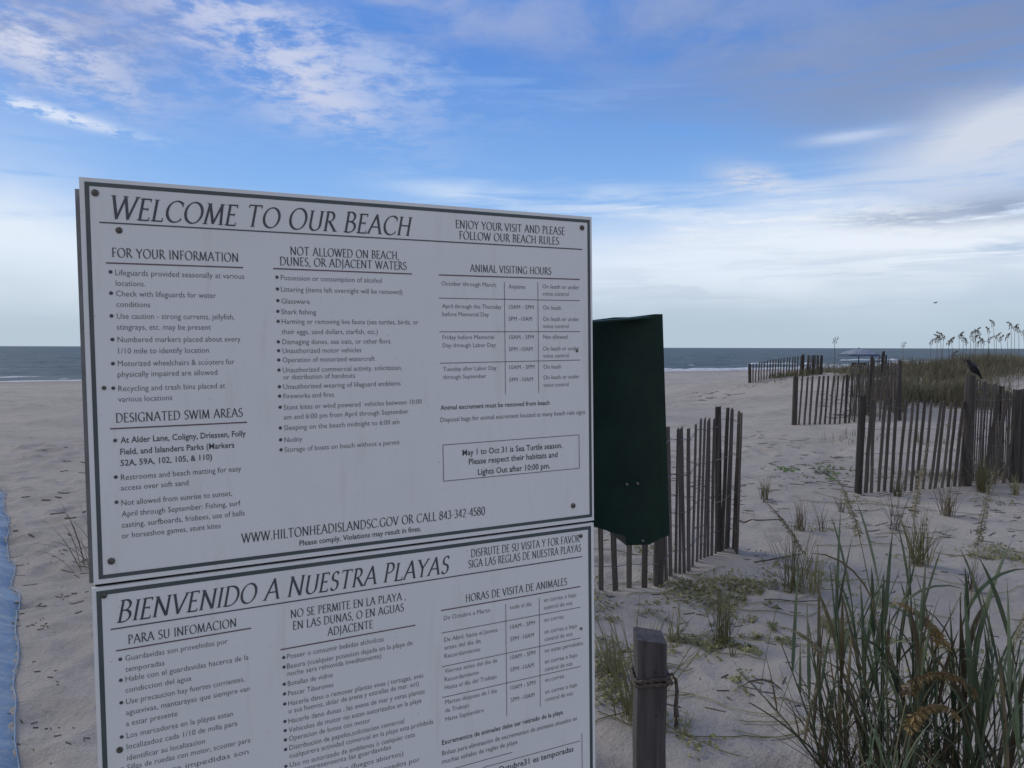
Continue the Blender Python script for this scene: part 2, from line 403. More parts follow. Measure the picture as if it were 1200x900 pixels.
def hit(px,py):   # where the sight line through that spot of the view meets the sand
    v=_f+_r*((px-600)/F)-_u*((py-450)/F); v=v/v.y; d=1.8; kx,kz=v.x,v.z; d0=d
    while d<400 and EYE+kz*d>sz(kx*d,d): d0=d; d*=1.012
    for _ in range(8):
        m=(d+d0)/2
        if EYE+kz*m>sz(kx*m,m): d0=m
        else: d=m
    return kx*d,d
# ================================================================== sea
def sea_mat():
    m,nt,b=mat('sea_water'); p=worldpos(nt)
    b.inputs['Roughness'].default_value=.30; b.inputs['IOR'].default_value=1.33
    w=nz(nt,scaled(nt,p,(.05,.11,1),(3,0,0)),1.2,6,.6); w2=nz(nt,scaled(nt,p,(.22,.5,1)),1.0,7,.62,.3)
    c=mix(nt,w.ss(.38,.62),(.10,.14,.155),(.13,.17,.185))
    c=mix(nt,w2.ss(.45,.62,0,.5),c,(.06,.09,.105))
    cap=nz(nt,scaled(nt,p,(.10,.42,1)),1.0,9,.75)
    c=mix(nt,cap.ss(.70,.74,0,.8),c,(.45,.48,.5))
    setc(nt,b,c); bump(nt,b,w2+nz(nt,p,1.6,5,.6)*.3,1,.6)
    df=nt.nodes.new('ShaderNodeBsdfDiffuse'); nt.links.new(c.s,df.inputs['Color']); mx=nt.nodes.new('ShaderNodeMixShader'); mx.inputs[0].default_value=.26
    nt.links.new(df.outputs[0],mx.inputs[1]); nt.links.new(b.outputs[0],mx.inputs[2]); nt.links.new(mx.outputs[0],nt.nodes['Material Output'].inputs['Surface']); return m
M_sea=sea_mat()
na=560; rr=[45.]
while rr[-1]<40000: rr.append(rr[-1]*(1.011 if rr[-1]<1500 else 1.06))
rr=np.array(rr); aa=np.radians(np.linspace(-82,82,na))
AA,RR=np.meshgrid(aa,rr); SX=RR*np.sin(AA); SY=RR*np.cos(AA)
sh=shore(SX,SY); along=(SX-SA[0])*_t[0]+(SY-SA[1])*_t[1]
amp=np.clip((sh+8)/40,0.12,1)*np.clip(1-(RR-700)/1500,0,1)
SZ=SEA+amp*(.20*np.sin(sh*.42+vnoise(along*.03,sh*.05,11)*9)+.38*vnoise(along*.10,sh*.36,12)+.24*vnoise(along*.35,sh*.9,13))
k=np.arange(SX.size).reshape(SX.shape)
fs=np.stack([k[:-1,:-1],k[:-1,1:],k[1:,1:],k[1:,:-1]],-1).reshape(-1,4)[:,::-1]
ob('sea',big('sea',np.stack([SX,SY,SZ],-1).reshape(-1,3),fs,M_sea,True),kind='structure')
# surf: broken ridges of foam running along the waterline
M_foam=simple('sea_foam',(.66,.68,.70),(.5,.53,.56),scale=1.5,rough=.9,world=True)
mb=MB()
for row,(off,h,wd,th) in enumerate(((0.5,.12,2.2,-.5),(6,.26,1.8,-.22),(15,.34,1.2,-.02),(29,.36,1.1,.08),(58,.40,1.2,.14))):
    L=0; prev=None
    for i in range(1500):
        a=-90+i*.45
        nn=float(vnoise(a*.045,row*3.7,21)); n2=float(vnoise(a*.6,row,22))
        on=nn+.3*n2>th
        o_=off+3.0*float(vnoise(a*.03,row*9.,23))+.5*n2
        tp=min(1,max(0,(nn+.3*n2-th)*5)); hh=h*(.3+.7*tp)*(.5+.8*(n2+.5))-.3*(1-tp); ww=wd*(.6+.8*(nn+.5))
        q=[]
        for t_,z_ in ((-ww,-.35),(-ww*.45,hh*.75),(0,hh),(ww*.7,hh*.45),(ww*1.3,-.35)):
            P=SA+_t*a+_n*(o_+t_); q.append((P[0],P[1],SEA+.02+z_))
        if on and prev: mb.add(prev+q,[(j,j+1,j+6,j+5) for j in range(4)])
        prev=q if on else None
mb.ob('surf_foam',M_foam,smooth=True,kind='stuff')
# ================================================================== sign
O=Vector((-.6557032,1.1715552,EYE+.2552439)); U=Vector((.8945632,.4467964,.0113869)).normalized(); Wd=Vector((.0146472,-.0038436,-.9998853)).normalized()
Nn=U.cross(Wd).normalized()       # U x down
if Nn.y>0: Nn=-Nn                 # towards the reader
def SP(u,v,n=0): return O+U*(u/1000)+Wd*(v/1000)+Nn*(n/1000)
gxy=SP(457,0); gx,gy=gxy.x,gxy.y
sign=thing('beach_rules_sign',(gx,gy,sz(gx,gy)),'white beach rules board in English and Spanish standing in the foreground sand','sign')
SO=Vector(sign.location)
def sbox(u0,v0,u1,v1,n0,n1,name,ma,parent,bev=0,**k):
    mb=MB(); L=lambda u,v,n: SP(u,v,n)-SO
    vs=[L(u0,v0,n0),L(u1,v0,n0),L(u1,v1,n0),L(u0,v1,n0),L(u0,v0,n1),L(u1,v0,n1),L(u1,v1,n1),L(u0,v1,n1)]
    mb.add(vs,[(0,1,2,3),(4,7,6,5),(0,4,5,1),(1,5,6,2),(2,6,7,3),(3,7,4,0)])
    o=mb.ob(name,ma,parent,**k)
    return o
up=sbox(1.5,0,913.5,623.5,-7,0,'english_panel',M_panel,sign)
lo=sbox(-1.5,628.5,912.5,1252,-7,0,'spanish_panel',M_panel,sign)
bk=sbox(-8,4,895,640,-82,-75,'back_panel',M_alu,sign)
for nm,u0,u1,v0,v1 in (('post',4,86,12,1900),('post',806,888,20,1900)):
    mb=MB(); L=lambda u,v,n: SP(u,v,n)-SO
    q=[]
    for (u,n) in ((u0,-74),(u1,-74),(u1,-8),(u0,-8)): q.append((u,n))
    vs=[L(u,v0,n) for u,n in q]+[L(u,v1+100,n) for u,n in q]
    mb.add(vs,[(0,1,2,3),(7,6,5,4),(0,4,5,1),(1,5,6,2),(2,6,7,3),(3,7,4,0)]); mb.ob(nm,M_post,sign)
sbox(3,596,905,655,-40,-8,'cross_rail',M_post,sign)  # unseen rail, set behind the panel gap so it shows as a dark line
def plate(name,quads,ma,parent,n=.35):
    mb=MB()
    for i,q in enumerate(quads):
        vs=[SP(u,v,n+.02*(i%5))-SO for u,v in q]; k=len(q)
        mb.add(vs,[tuple(range(k))[::-1]])
    return mb.ob(name,ma,parent,**({'kind':'stuff'} if name!='printed_border' else {}))
def seg(a,b,w):
    (x0,y0),(x1,y1)=a,b; L=math.hypot(x1-x0,y1-y0); ux,uy=(x1-x0)/L*w/2,(y1-y0)/L*w/2
    return [(x0-uy,y0+ux),(x1-uy,y1+ux),(x1+uy,y1-ux),(x0+uy,y0-ux)]
def frame(u0,v0,u1,v1,w): return [[(u0,v0),(u0,v1),(u0+w,v1-w),(u0+w,v0+w)],[(u0+w,v0+w),(u1-w,v0+w),(u1,v0),(u0,v0)],[(u1-w,v0+w),(u1-w,v1-w),(u1,v1),(u1,v0)],[(u0+w,v1-w),(u0,v1),(u1,v1),(u1-w,v1-w)]]
def rect_frame(u0,v0,u1,v1,w): return [[(u0,v0),(u0,v1),(u0+w,v1),(u0+w,v0)],[(u0+w,v0),(u0+w,v0+w),(u1-w,v0+w),(u1-w,v0)],[(u1-w,v0),(u1-w,v1),(u1,v1),(u1,v0)],[(u0+w,v1-w),(u0+w,v1),(u1-w,v1),(u1-w,v1-w)]]
plate('printed_border',rect_frame(8.5,6.2,909,616,6.2),M_border,up)
plate('printed_border',rect_frame(4.5,634.2,906,1245,7),M_border,lo)
TEXT=[
(0,'T',35.7,39.7,60.4,527.0,58.4,'WELCOME TO OUR BEACH'),
(1,'H',14.9,613.8,40.1,848.7,39.2,'ENJOY YOUR VISIT AND PLEASE'),
(1,'H',14.9,620.8,60.0,835.3,59.8,'FOLLOW OUR BEACH RULES'),
(2,'H',14.3,42.2,118.6,226.7,118.2,'FOR YOUR INFORMATION'),
(3,'H',14.2,310.6,103.3,502.4,103.0,'NOT ALLOWED ON BEACH,'),
(3,'H',14.2,293.3,121.2,515.9,120.9,'DUNES, OR ADJACENT WATERS'),
(4,'H',14.1,642.1,120.2,816.9,120.1,'ANIMAL VISITING HOURS'),
(5,'B',10.1,46.0,146.4,235.3,145.9,'Lifeguards provided seasonally at various'),
(5,'B',9.8,46.2,162.1,87.1,162.8,'locations.'),
(5,'B',10.0,46.0,178.5,191.0,178.5,'Check with lifeguards for water'),
(5,'B',9.8,46.1,194.3,93.2,195.4,'conditions'),
(5,'B',10.1,46.2,212.9,218.2,213.5,'Use caution - strong currents, jellyfish,'),
(5,'B',10.0,45.6,229.8,181.3,230.3,'stingrays, etc. may be present'),
(5,'B',10.1,46.0,248.8,226.8,250.2,'Numbered markers placed about every'),
(5,'B',10.0,46.4,266.7,177.5,267.6,'1/10 mile to identify location'),
(5,'B',10.1,45.1,286.1,216.2,287.3,'Motorized wheelchairs & scooters for'),
(5,'B',10.1,44.6,302.5,189.3,304.4,'physically impaired are allowed'),
(5,'B',10.1,44.6,324.8,201.0,326.4,'Recycling and trash bins placed at'),
(5,'B',9.9,44.1,341.4,120.7,342.7,'various locations'),
(6,'H',14.4,39.6,373.4,226.4,374.2,'DESIGNATED SWIM AREAS'),
(7,'S',10.7,45.2,405.7,231.0,407.1,'At Alder Lane, Coligny, Driessen, Folly'),
(7,'S',10.7,44.4,424.2,212.6,424.9,'Field, and Islanders Parks (Markers'),
(7,'S',10.6,44.2,440.9,177.5,443.1,'52A, 59A, 102, 105, & 110)'),
(7,'B',10.2,44.1,462.7,222.2,466.2,'Restrooms and beach matting for easy'),
(7,'B',10.0,43.6,479.8,140.6,481.7,'access over soft sand'),
(7,'B',10.2,43.5,502.7,206.8,505.9,'Not allowed from sunrise to sunset,'),
(7,'B',10.2,43.3,520.6,219.6,523.2,'April through September: Fishing, surf'),
(7,'B',10.2,43.1,537.4,225.7,541.0,'casting, surfboards, frisbees, use of balls'),
(7,'B',10.1,42.5,555.3,187.7,557.0,'or horseshoe games, stunt kites'),
(8,'B',9.8,294.1,146.0,469.4,146.4,'Possession or consumption of alcohol'),
(8,'B',9.9,294.0,165.5,507.7,165.9,'Littering (items left overnight will be removed)'),
(8,'B',9.6,293.9,185.4,341.4,185.8,'Glassware'),
(8,'B',9.6,293.5,203.4,351.8,204.0,'Shark fishing'),
(8,'B',9.9,293.8,219.9,537.1,220.1,'Harming or removing live fauna (sea turtles, birds, or'),
(8,'B',9.8,293.4,236.8,460.4,237.8,'their eggs, sand dollars, starfish, etc.)'),
(8,'B',9.8,294.1,254.1,483.7,254.7,'Damaging dunes, sea oats, or other flora'),
(8,'B',9.8,294.1,269.1,429.9,270.0,'Unauthorized motor vehicles'),
(8,'B',9.8,293.7,284.1,454.0,286.1,'Operation of motorized watercraft'),
(8,'B',9.9,293.7,301.9,504.2,302.7,'Unauthorized commercial activity, solicitation,'),
(8,'B',9.8,294.1,314.0,417.5,314.7,'or distribution of handouts'),
(8,'B',9.9,293.7,330.3,501.0,331.0,'Unauthorized wearing of lifeguard emblems'),
(8,'B',9.7,293.7,346.1,379.6,347.1,'Fireworks and fires'),
(8,'B',10.0,293.6,365.1,541.0,366.3,'Stunt kites or wind powered  vehicles between 10:00'),
(8,'B',9.9,293.2,381.8,515.2,383.1,'am and 6:00 pm from April through September'),
(8,'B',9.9,293.1,400.8,497.5,400.5,'Sleeping on the beach midnight to 6:00 am'),
(8,'B',9.6,293.4,421.0,323.1,421.0,'Nudity'),
(8,'B',9.9,292.9,438.1,497.2,437.9,'Storage of boats on beach without a permit'),
(9,'H',16.1,219.8,586.8,665.3,583.4,'WWW.HILTONHEADISLANDSC.GOV OR CALL 843-342-4580'),
(9,'S',10.7,314.2,601.3,535.3,602.2,'Please comply. Violations may result in fines.'),
(10,'B',9.0,583.8,147.9,694.9,147.1,'October through March'),
(10,'B',9.3,722.6,149.9,758.9,149.4,'Anytime'),
(10,'B',9.6,797.5,148.0,882.3,147.3,'On leash or under'),
(10,'B',9.5,797.3,161.9,856.9,161.6,'voice control'),
(10,'B',9.0,584.4,189.5,706.9,189.2,'April through the Thursday'),
(10,'B',9.0,584.6,204.3,679.6,204.3,'before Memorial Day'),
(10,'B',9.3,722.6,189.4,777.1,189.1,'10AM - 5PM'),
(10,'B',9.3,721.8,212.3,773.2,212.0,'5PM -10AM'),
(10,'B',9.5,798.0,189.8,839.2,189.2,'On leash'),
(10,'B',9.6,797.8,212.7,881.6,211.3,'On leash or under'),
(10,'B',9.6,797.6,226.2,856.3,226.1,'voice control'),
(10,'B',9.0,584.3,247.3,690.1,247.4,'Friday before Memorial'),
(10,'B',9.0,584.5,262.1,693.2,262.7,'Day through Labor Day'),
(10,'B',9.4,722.3,248.0,776.9,247.8,'10AM - 5PM'),
(10,'B',9.4,721.5,270.9,773.5,271.5,'5PM -10AM'),
(10,'B',9.6,797.9,247.9,853.4,247.2,'Not allowed'),
(10,'B',9.6,797.6,271.3,881.1,270.4,'On leash or under'),
(10,'B',9.6,797.4,285.3,855.7,284.8,'voice control'),
(10,'B',9.1,584.2,305.8,694.5,307.4,'Tuesday after Labor Day'),
(10,'B',9.4,722.0,306.3,777.2,306.6,'10AM - 5PM'),
(10,'B',9.6,797.7,307.0,837.9,307.0,'On leash'),
(10,'B',9.0,584.0,320.9,672.6,322.4,'through September'),
(10,'B',9.4,721.6,330.4,773.3,331.0,'5PM -10AM'),
(10,'B',9.6,797.4,328.1,881.0,328.1,'On leash or under'),
(10,'B',9.6,797.2,343.0,855.0,343.5,'voice control'),
(11,'S',9.9,577.9,379.3,810.8,378.6,'Animal excrement must be removed from beach'),
(11,'B',10.0,577.6,401.4,893.4,401.7,'Disposal bags for animal excrement located at many beach rule signs'),
(12,'S',12.7,620.6,466.8,839.3,468.3,'May 1 to Oct 31 is Sea Turtle season.'),
(12,'S',12.7,633.5,484.7,828.0,486.4,'Please respect their habitats and'),
(12,'S',12.7,652.1,506.3,810.4,507.2,'Lights Out after 10:00 pm.'),
(20,'T',34.6,31.1,687.9,590.0,687.4,'BIENVENIDO A NUESTRA PLAYAS'),
(21,'H',15.2,635.3,665.0,877.2,663.0,'DISFRUTE DE SU VISITA Y FOR FAVOR'),
(21,'H',15.2,629.4,683.5,880.8,685.2,'SIGA LAS REGLAS DE NUESTRA PLAYAS'),
(22,'H',14.5,46.0,724.3,207.5,724.4,'PARA SU INFOMACION'),
(23,'H',14.4,296.2,723.9,503.4,726.5,'NO SE PERMITE EN LA PLAYA ,'),
(23,'H',14.4,299.5,745.6,498.7,746.5,'EN LAS DUNAS, O EN AGUAS'),
(23,'H',14.5,359.0,766.6,439.8,768.1,'ADJACENTE'),
(25,'B',10.2,41.3,750.8,193.1,750.3,'Guardavidas son provehidos por'),
(25,'B',10.1,40.8,768.2,97.0,768.3,'temporadas'),
(25,'B',10.3,40.6,783.5,225.5,784.3,'Hable con el guardavidas hacerca de la'),
(25,'B',10.1,40.1,800.9,136.0,802.1,'condiccion del agua'),
(25,'B',10.3,40.2,818.9,218.3,821.0,'Use precaucion hay fuertes corrientes,'),
(25,'B',10.3,39.6,837.4,225.9,837.9,'aguavivas, mantarayas que siempre van'),
(25,'B',10.1,39.1,854.5,113.7,855.8,'a estar presente'),
(25,'B',10.3,39.5,874.1,198.1,875.0,'Los marcadores en la playas estan'),
(25,'B',10.3,38.9,892.3,204.8,892.5,'localizadoz cada 1/10 de milla para'),
(25,'B',10.2,39.0,910.0,153.8,911.2,'identificar su localizacion'),
(25,'B',10.3,38.5,925.4,224.7,926.6,'Sillas de ruedas con motor, scooter para'),
(25,'B',10.3,38.9,944.7,221.3,945.4,'fisicamente impedidas son'),
(28,'B',10.3,288.8,794.2,460.1,796.5,'Poseer o consumir bebidas alcholicas'),
(28,'B',10.4,288.3,812.0,514.6,812.8,'Basura (cualquier posesion dejada en la playa de'),
(28,'B',10.3,288.8,824.9,455.2,825.8,'noche sera removida imeditamente)'),
(28,'B',10.1,288.7,842.8,366.5,842.7,'Botellas de vidrio'),
(28,'B',10.1,288.7,860.0,366.9,860.4,'Pescar Tiburones'),
(28,'B',10.4,288.7,877.6,534.8,877.9,'Hacerle dano o remover plantas vivas ( tortugas, aves'),
(28,'B',10.4,288.8,889.6,525.5,892.9,'o sus huevos, dolar de arena y estrellas de mar, ect)'),
(28,'B',10.4,288.3,908.0,536.9,909.2,'Hacerle dano dunas , las avena de mar y otras plantas'),
(28,'B',10.4,288.3,924.0,530.3,925.1,'Vehiculos de motor no estan autorizados en la playa'),
(28,'B',10.3,288.3,941.3,432.1,938.0,'Operacion de botes con motor'),
(28,'B',10.4,288.6,958.3,495.6,953.5,'Distribución de papeles,solicitacion comercial'),
(28,'B',10.5,288.3,971.9,553.0,968.1,'cualquirera actividad comercial en la playa esta prohibida'),
(28,'B',10.4,288.7,988.1,515.8,984.2,'Uso no autorizado de emblemas o cualquier ceta'),
(28,'B',10.4,288.7,1001.5,469.8,995.8,'que represensenta las guardavidas'),
(28,'B',10.4,288.7,1018.8,493.1,1014.4,'Fuegos artificiales (fuegos abiertos)'),
(28,'B',10.5,288.6,1037.8,525.2,1033.4,'Cometas o vehiculos ocasionados por'),
(24,'H',14.8,622.7,748.0,846.5,750.1,'HORAS DE VISITA DE ANIMALES'),
(30,'B',9.5,577.5,775.6,674.5,777.7,'De Octubre a Marzo'),
(30,'B',9.8,716.5,777.4,765.1,780.7,'todo el dia'),
(30,'B',10.1,793.2,775.0,869.0,778.5,'en correa o bajo'),
(30,'B',10.1,793.5,790.9,859.6,793.6,'control de voz'),
(30,'B',9.5,577.7,817.1,689.1,819.4,'De Abril, hasta el Jueves'),
(30,'B',9.5,577.9,833.3,652.8,834.0,'antes del dia de'),
(30,'B',9.5,577.6,849.0,651.6,850.7,'Recordamiento'),
(30,'B',9.8,716.9,817.5,771.8,819.7,'10AM - 5PM'),
(30,'B',9.8,716.6,842.0,769.5,843.8,'5PM -10AM'),
(30,'B',10.0,793.7,815.6,838.2,818.5,'en correa'),
(30,'B',10.1,794.0,840.3,870.0,842.9,'en correa o bajo'),
(30,'B',10.1,793.8,856.1,858.9,857.5,'control de voz'),
(30,'B',9.5,577.6,877.9,687.7,879.3,'Viernes antes del dia de'),
(30,'B',9.5,577.3,893.7,648.0,895.7,'Recordamiento'),
(30,'B',9.5,577.5,909.1,685.8,911.5,'Hasta el dia del Trabajo'),
(30,'B',9.8,716.6,879.0,772.1,880.0,'10AM - 5PM'),
(30,'B',9.9,716.2,903.6,768.7,904.4,'5PM -10AM'),
(30,'B',10.1,794.0,878.6,884.4,882.2,'no estan permitidos'),
(30,'B',10.1,793.8,901.9,870.5,903.5,'en correa o bajo'),
(30,'B',10.1,793.6,917.7,858.3,919.3,'control de voz'),
(30,'B',9.5,577.5,937.6,685.9,939.7,'Martes despues de l dia'),
(30,'B',9.5,577.2,953.9,626.0,955.5,'de Trabajo'),
(30,'B',9.5,577.4,970.2,657.0,971.9,'Hasta Septiembre'),
(30,'B',9.9,716.2,939.8,771.4,941.2,'10AM - 5PM'),
(30,'B',9.9,715.9,964.5,769.0,965.4,'5PM -10AM'),
(30,'B',10.1,794.4,939.5,838.0,941.4,'en correa'),
(30,'B',10.1,794.1,964.2,869.8,966.1,'en correa o bajo'),
(30,'B',10.1,793.9,980.2,859.3,981.6,'control de voz'),
(31,'S',10.4,569.7,1014.7,835.0,1016.3,'Excrementos de animales debe ser retirado de la playa'),
(31,'B',10.5,569.8,1035.9,868.1,1036.3,'Bolsas para eliminación de excrementos de animales situados en'),
(31,'B',10.3,569.5,1051.3,729.4,1052.9,'muchas señales de reglas de playa'),
(32,'S',13.3,623.7,1096.7,859.2,1102.5,'Mayo 1 a Octubre31 es temporadas'),
]
RULES={'up': [[(26.9,66.4),(890.1,66.7)],[(33.6,127.7),(234.0,127.6)],[(282.0,127.3),(526.5,128.3)],[(578.7,128.3),(883.5,127.5)],[(31.5,383.2),(233.4,383.6)],[(713.5,137.9),(712.9,354.5)],[(786.9,135.8),(786.3,354.0)],[(578.0,171.1),(883.1,170.3)],[(577.8,233.4),(883.0,233.0)],[(577.7,291.7),(883.6,290.8)],[(581.4,444.7),(878.8,443.4),(879.2,512.2),(581.5,512.9)]],'lo': [[(22.3,696.9),(884.0,695.6)],[(28.8,732.0),(230.9,731.2)],[(277.8,777.0),(521.0,776.3)],[(572.3,757.3),(879.0,757.3)],[(707.6,766.0),(707.0,990.9)],[(782.3,765.9),(782.3,987.5)],[(572.5,800.4),(878.6,800.5)],[(571.8,864.9),(878.0,864.8)],[(572.1,924.2),(877.4,924.5)],[(875.9,1081.5),(652.9,1080.9)]]}
BULLETS={'up': [(39.6,141.3),(39.3,173.8),(38.8,208.8),(38.9,245.2),(38.4,282.4),(37.8,320.3),(37.8,401.7),(37.0,458.8),(36.7,498.1),(287.9,141.6),(288.2,161.4),(288.4,180.9),(288.0,198.9),(287.9,215.7),(287.5,250.2),(287.5,265.2),(287.4,280.9),(287.4,297.9),(287.4,326.2),(287.4,342.0),(287.7,361.0),(287.2,396.2),(287.1,416.3),(287.4,433.4)],'lo': [(34.4,746.5),(34.0,779.9),(33.6,815.9),(32.5,870.6),(31.6,922.5),(283.1,791.5),(283.1,808.2),(282.8,838.0),(282.7,855.1),(282.7,872.7),(282.3,903.4),(282.3,919.4),(282.3,935.8),(282.2,952.7),(281.9,982.3)]}
# ---- a broad-nib roman capital alphabet, drawn stroke by stroke (unit cap height)
def arc(cx,cy,rx,ry,a0,a1,n=12): return [(cx+rx*math.cos(R(a0+(a1-a0)*i/n)),cy+ry*math.sin(R(a0+(a1-a0)*i/n))) for i in range(n+1)]
GL={ # width, strokes, feet (x,y): serif spots, 'v': upright tick (x,y,half)
'A':(.74,[[(.04,0),(.37,1)],[(.36,1.04),(.70,0)],[(.17,.36),(.56,.36)]],[(.04,0),(.70,0)],[]),
'B':(.58,[[(.12,0),(.12,1)],[(.08,1)]+arc(.24,.765,.22,.235,90,-90),[(.12,.53)]+arc(.26,.265,.27,.265,90,-90)+[(.08,0)]],[(.10,0),(.10,1)],[]),
'C':(.74,[arc(.44,.5,.38,.51,48,312,18)],[],[(.70,.84,.09),(.70,.15,.06)]),
'D':(.76,[[(.12,0),(.12,1)],[(.08,1),(.28,1)]+arc(.30,.5,.40,.5,90,-90,16)+[(.08,0)]],[(.10,0),(.10,1)],[]),
'E':(.52,[[(.12,0),(.12,1)],[(.08,1),(.46,1)],[(.12,.53),(.38,.53)],[(.08,0),(.49,0)]],[(.10,0),(.10,1)],[(.46,.95,.07),(.38,.53,.06),(.49,.06,.08)]),
'F':(.50,[[(.12,0),(.12,1)],[(.08,1),(.46,1)],[(.12,.53),(.37,.53)]],[(.12,0),(.10,1)],[(.46,.95,.07),(.37,.53,.06)]),
'G':(.78,[arc(.44,.5,.38,.51,48,300,18),[(.67,.0),(.67,.40)]],[(.67,.42)],[(.70,.84,.09)]),
'H':(.76,[[(.12,0),(.12,1)],[(.62,0),(.62,1)],[(.12,.53),(.62,.53)]],[(.12,0),(.12,1),(.62,0),(.62,1)],[]),
'I':(.26,[[(.13,0),(.13,1)]],[(.13,0),(.13,1)],[]),
'J':(.30,[[(.16,1),(.16,0),(.10,-.18),(.0,-.24)]],[(.16,1)],[]),
'K':(.66,[[(.12,0),(.12,1)],[(.12,.46),(.52,1)],[(.24,.60),(.64,0)]],[(.12,0),(.12,1),(.64,0),(.52,1)],[]),
'L':(.50,[[(.12,0),(.12,1)],[(.08,0),(.48,0)]],[(.10,0),(.12,1)],[(.48,.07,.09)]),
'M':(.90,[[(.08,0),(.17,1)],[(.17,1),(.44,.02)],[(.44,.02),(.73,1)],[(.72,1),(.80,0)]],[(.08,0),(.80,0),(.15,1),(.74,1)],[]),
'N':(.80,[[(.12,0),(.12,1)],[(.10,1),(.66,0)],[(.67,0),(.67,1)]],[(.12,0),(.10,1),(.67,1)],[]),
'O':(.84,[arc(.42,.5,.37,.51,0,360,24)],[],[]),
'P':(.54,[[(.12,0),(.12,1)],[(.08,1)]+arc(.24,.74,.24,.26,90,-90)+[(.12,.48)]],[(.12,0),(.10,1)],[]),
'Q':(.84,[arc(.42,.5,.37,.51,0,360,24),[(.45,.04),(.85,-.2)]],[],[]),
'R':(.62,[[(.12,0),(.12,1)],[(.08,1)]+arc(.24,.75,.22,.25,90,-90)+[(.12,.50)],[(.26,.50),(.62,0)]],[(.12,0),(.10,1),(.62,0)],[]),
'S':(.50,[arc(.26,.755,.17,.25,40,225,10)+arc(.26,.255,.19,.265,60,-140,10)],[],[(.40,.90,.07),(.09,.11,.08)]),
'T':(.66,[[(.33,0),(.33,1)],[(.04,1),(.62,1)]],[(.33,0)],[(.05,.95,.07),(.61,.95,.07)]),
'U':(.74,[[(.12,1),(.12,.30)]+arc(.37,.28,.25,.29,180,360,10)+[(.62,1)]],[(.12,1),(.62,1)],[]),
'V':(.70,[[(.04,1),(.36,-.02)],[(.35,0),(.66,1)]],[(.04,1),(.66,1)],[]),
'W':(1.02,[[(.03,1),(.30,-.02)],[(.29,0),(.52,1)],[(.50,1),(.74,-.02)],[(.73,0),(.98,1)]],[(.03,1),(.50,1),(.98,1)],[]),
'Y':(.66,[[(.04,1),(.33,.48)],[(.33,.48),(.62,1)],[(.33,.5),(.33,0)]],[(.04,1),(.62,1),(.33,0)],[]),
'0':(.56,[arc(.27,.5,.22,.51,0,360,20)],[],[]),
'2':(.50,[arc(.23,.74,.19,.27,160,-20,8)+[(.06,.02)],[(.05,0),(.46,0)]],[],[]),
'3':(.46,[arc(.2,.76,.17,.24,150,-80,8),arc(.2,.27,.2,.27,85,-150,9)],[],[]),
'4':(.54,[[(.38,0),(.38,1)],[(.38,1),(.03,.28)],[(.03,.28),(.5,.28)]],[],[]),
'5':(.46,[[(.12,1),(.09,.56)]+arc(.19,.29,.2,.3,110,-150,10),[(.12,1),(.4,1)]],[],[]),
'8':(.50,[arc(.24,.76,.17,.24,0,360,14),arc(.24,.27,.21,.28,0,360,16)],[],[]),
'.':(.20,[[(.08,.0),(.08,.10)]],[],[]),
',':(.20,[[(.10,.08),(.05,-.14)]],[],[]),
'-':(.34,[[(.06,.42),(.28,.42)]],[],[]),
' ':(.30,[],[],[])}
def roman(text,u0,u1,v,cap,slant=0.0,thin=.036,thick=.105,tick=.09,sc0=.94):
    quads=[]; x=0; nib=R(24)
    def wdt(dx,dy):
        th=math.atan2(dy,dx); return thin+(thick-thin)*abs(math.sin(th-nib))**1.7
    start=True
    for ch in text:
        W,st,feet,ticks=GL[ch]; sc=1.0 if (start and ch!=' ') else sc0
        start=(ch==' ')
        for p in st:
            pts=[(x+a*sc,b*sc) for a,b in p]; n=len(pts); Ls=[]; Rs=[]
            for i in range(n):
                a=pts[max(i-1,0)]; b=pts[min(i+1,n-1)]
                closed=math.hypot(pts[0][0]-pts[-1][0],pts[0][1]-pts[-1][1])<1e-6
                if closed and i in (0,n-1): a=pts[n-2]; b=pts[1]
                dx_,dy_=b[0]-a[0],b[1]-a[1]; L=math.hypot(dx_,dy_) or 1; w=wdt(dx_,dy_)/2
                Ls.append((pts[i][0]-dy_/L*w,pts[i][1]+dx_/L*w)); Rs.append((pts[i][0]+dy_/L*w,pts[i][1]-dx_/L*w))
            for i in range(n-1): quads.append([Ls[i],Rs[i],Rs[i+1],Ls[i+1]])
        for fx,fy in feet:
            s=1 if fy<.5 else -1; X=x+fx*sc; Y=fy*sc
            quads.append([(X-tick-.03,Y-.012*s),(X+tick+.03,Y-.012*s),(X+tick*.6,Y+.035*s),(X-tick*.6,Y+.035*s)][::s])
        for tx,ty,th in ticks:
            X=x+tx*sc; Y=ty*sc; quads.append([(X-.03,Y-th),(X+.022,Y-th),(X+.022,Y+th),(X-.01,Y+th)])
        x+=(W+.075)*sc
    x-=.12
    k=(u1-u0)/x
    return [[(u0+a*k+b*cap*slant,v-b*cap) for a,b in q] for q in quads]
def lettering(name,quads,parent,ma=M_ink,n=.5):
    mb=MB(); seen=0
    for i,q in enumerate(quads):
        vs=[SP(u,v,n+.012*(i%11))-SO for u,v in q]
        nrm=(vs[1]-vs[0]).cross(vs[2]-vs[0]); f=(0,1,2,3) if nrm.dot(Nn)>0 else (3,2,1,0)
        mb.add(vs,[f])
    return mb.ob(name,ma,parent,kind='stuff')
fc=bpy.data.curves.new('t','FONT'); fc.resolution_u=2; fo=bpy.data.objects.new('t',fc); col.objects.link(fo)
dg=bpy.context.evaluated_depsgraph_get()
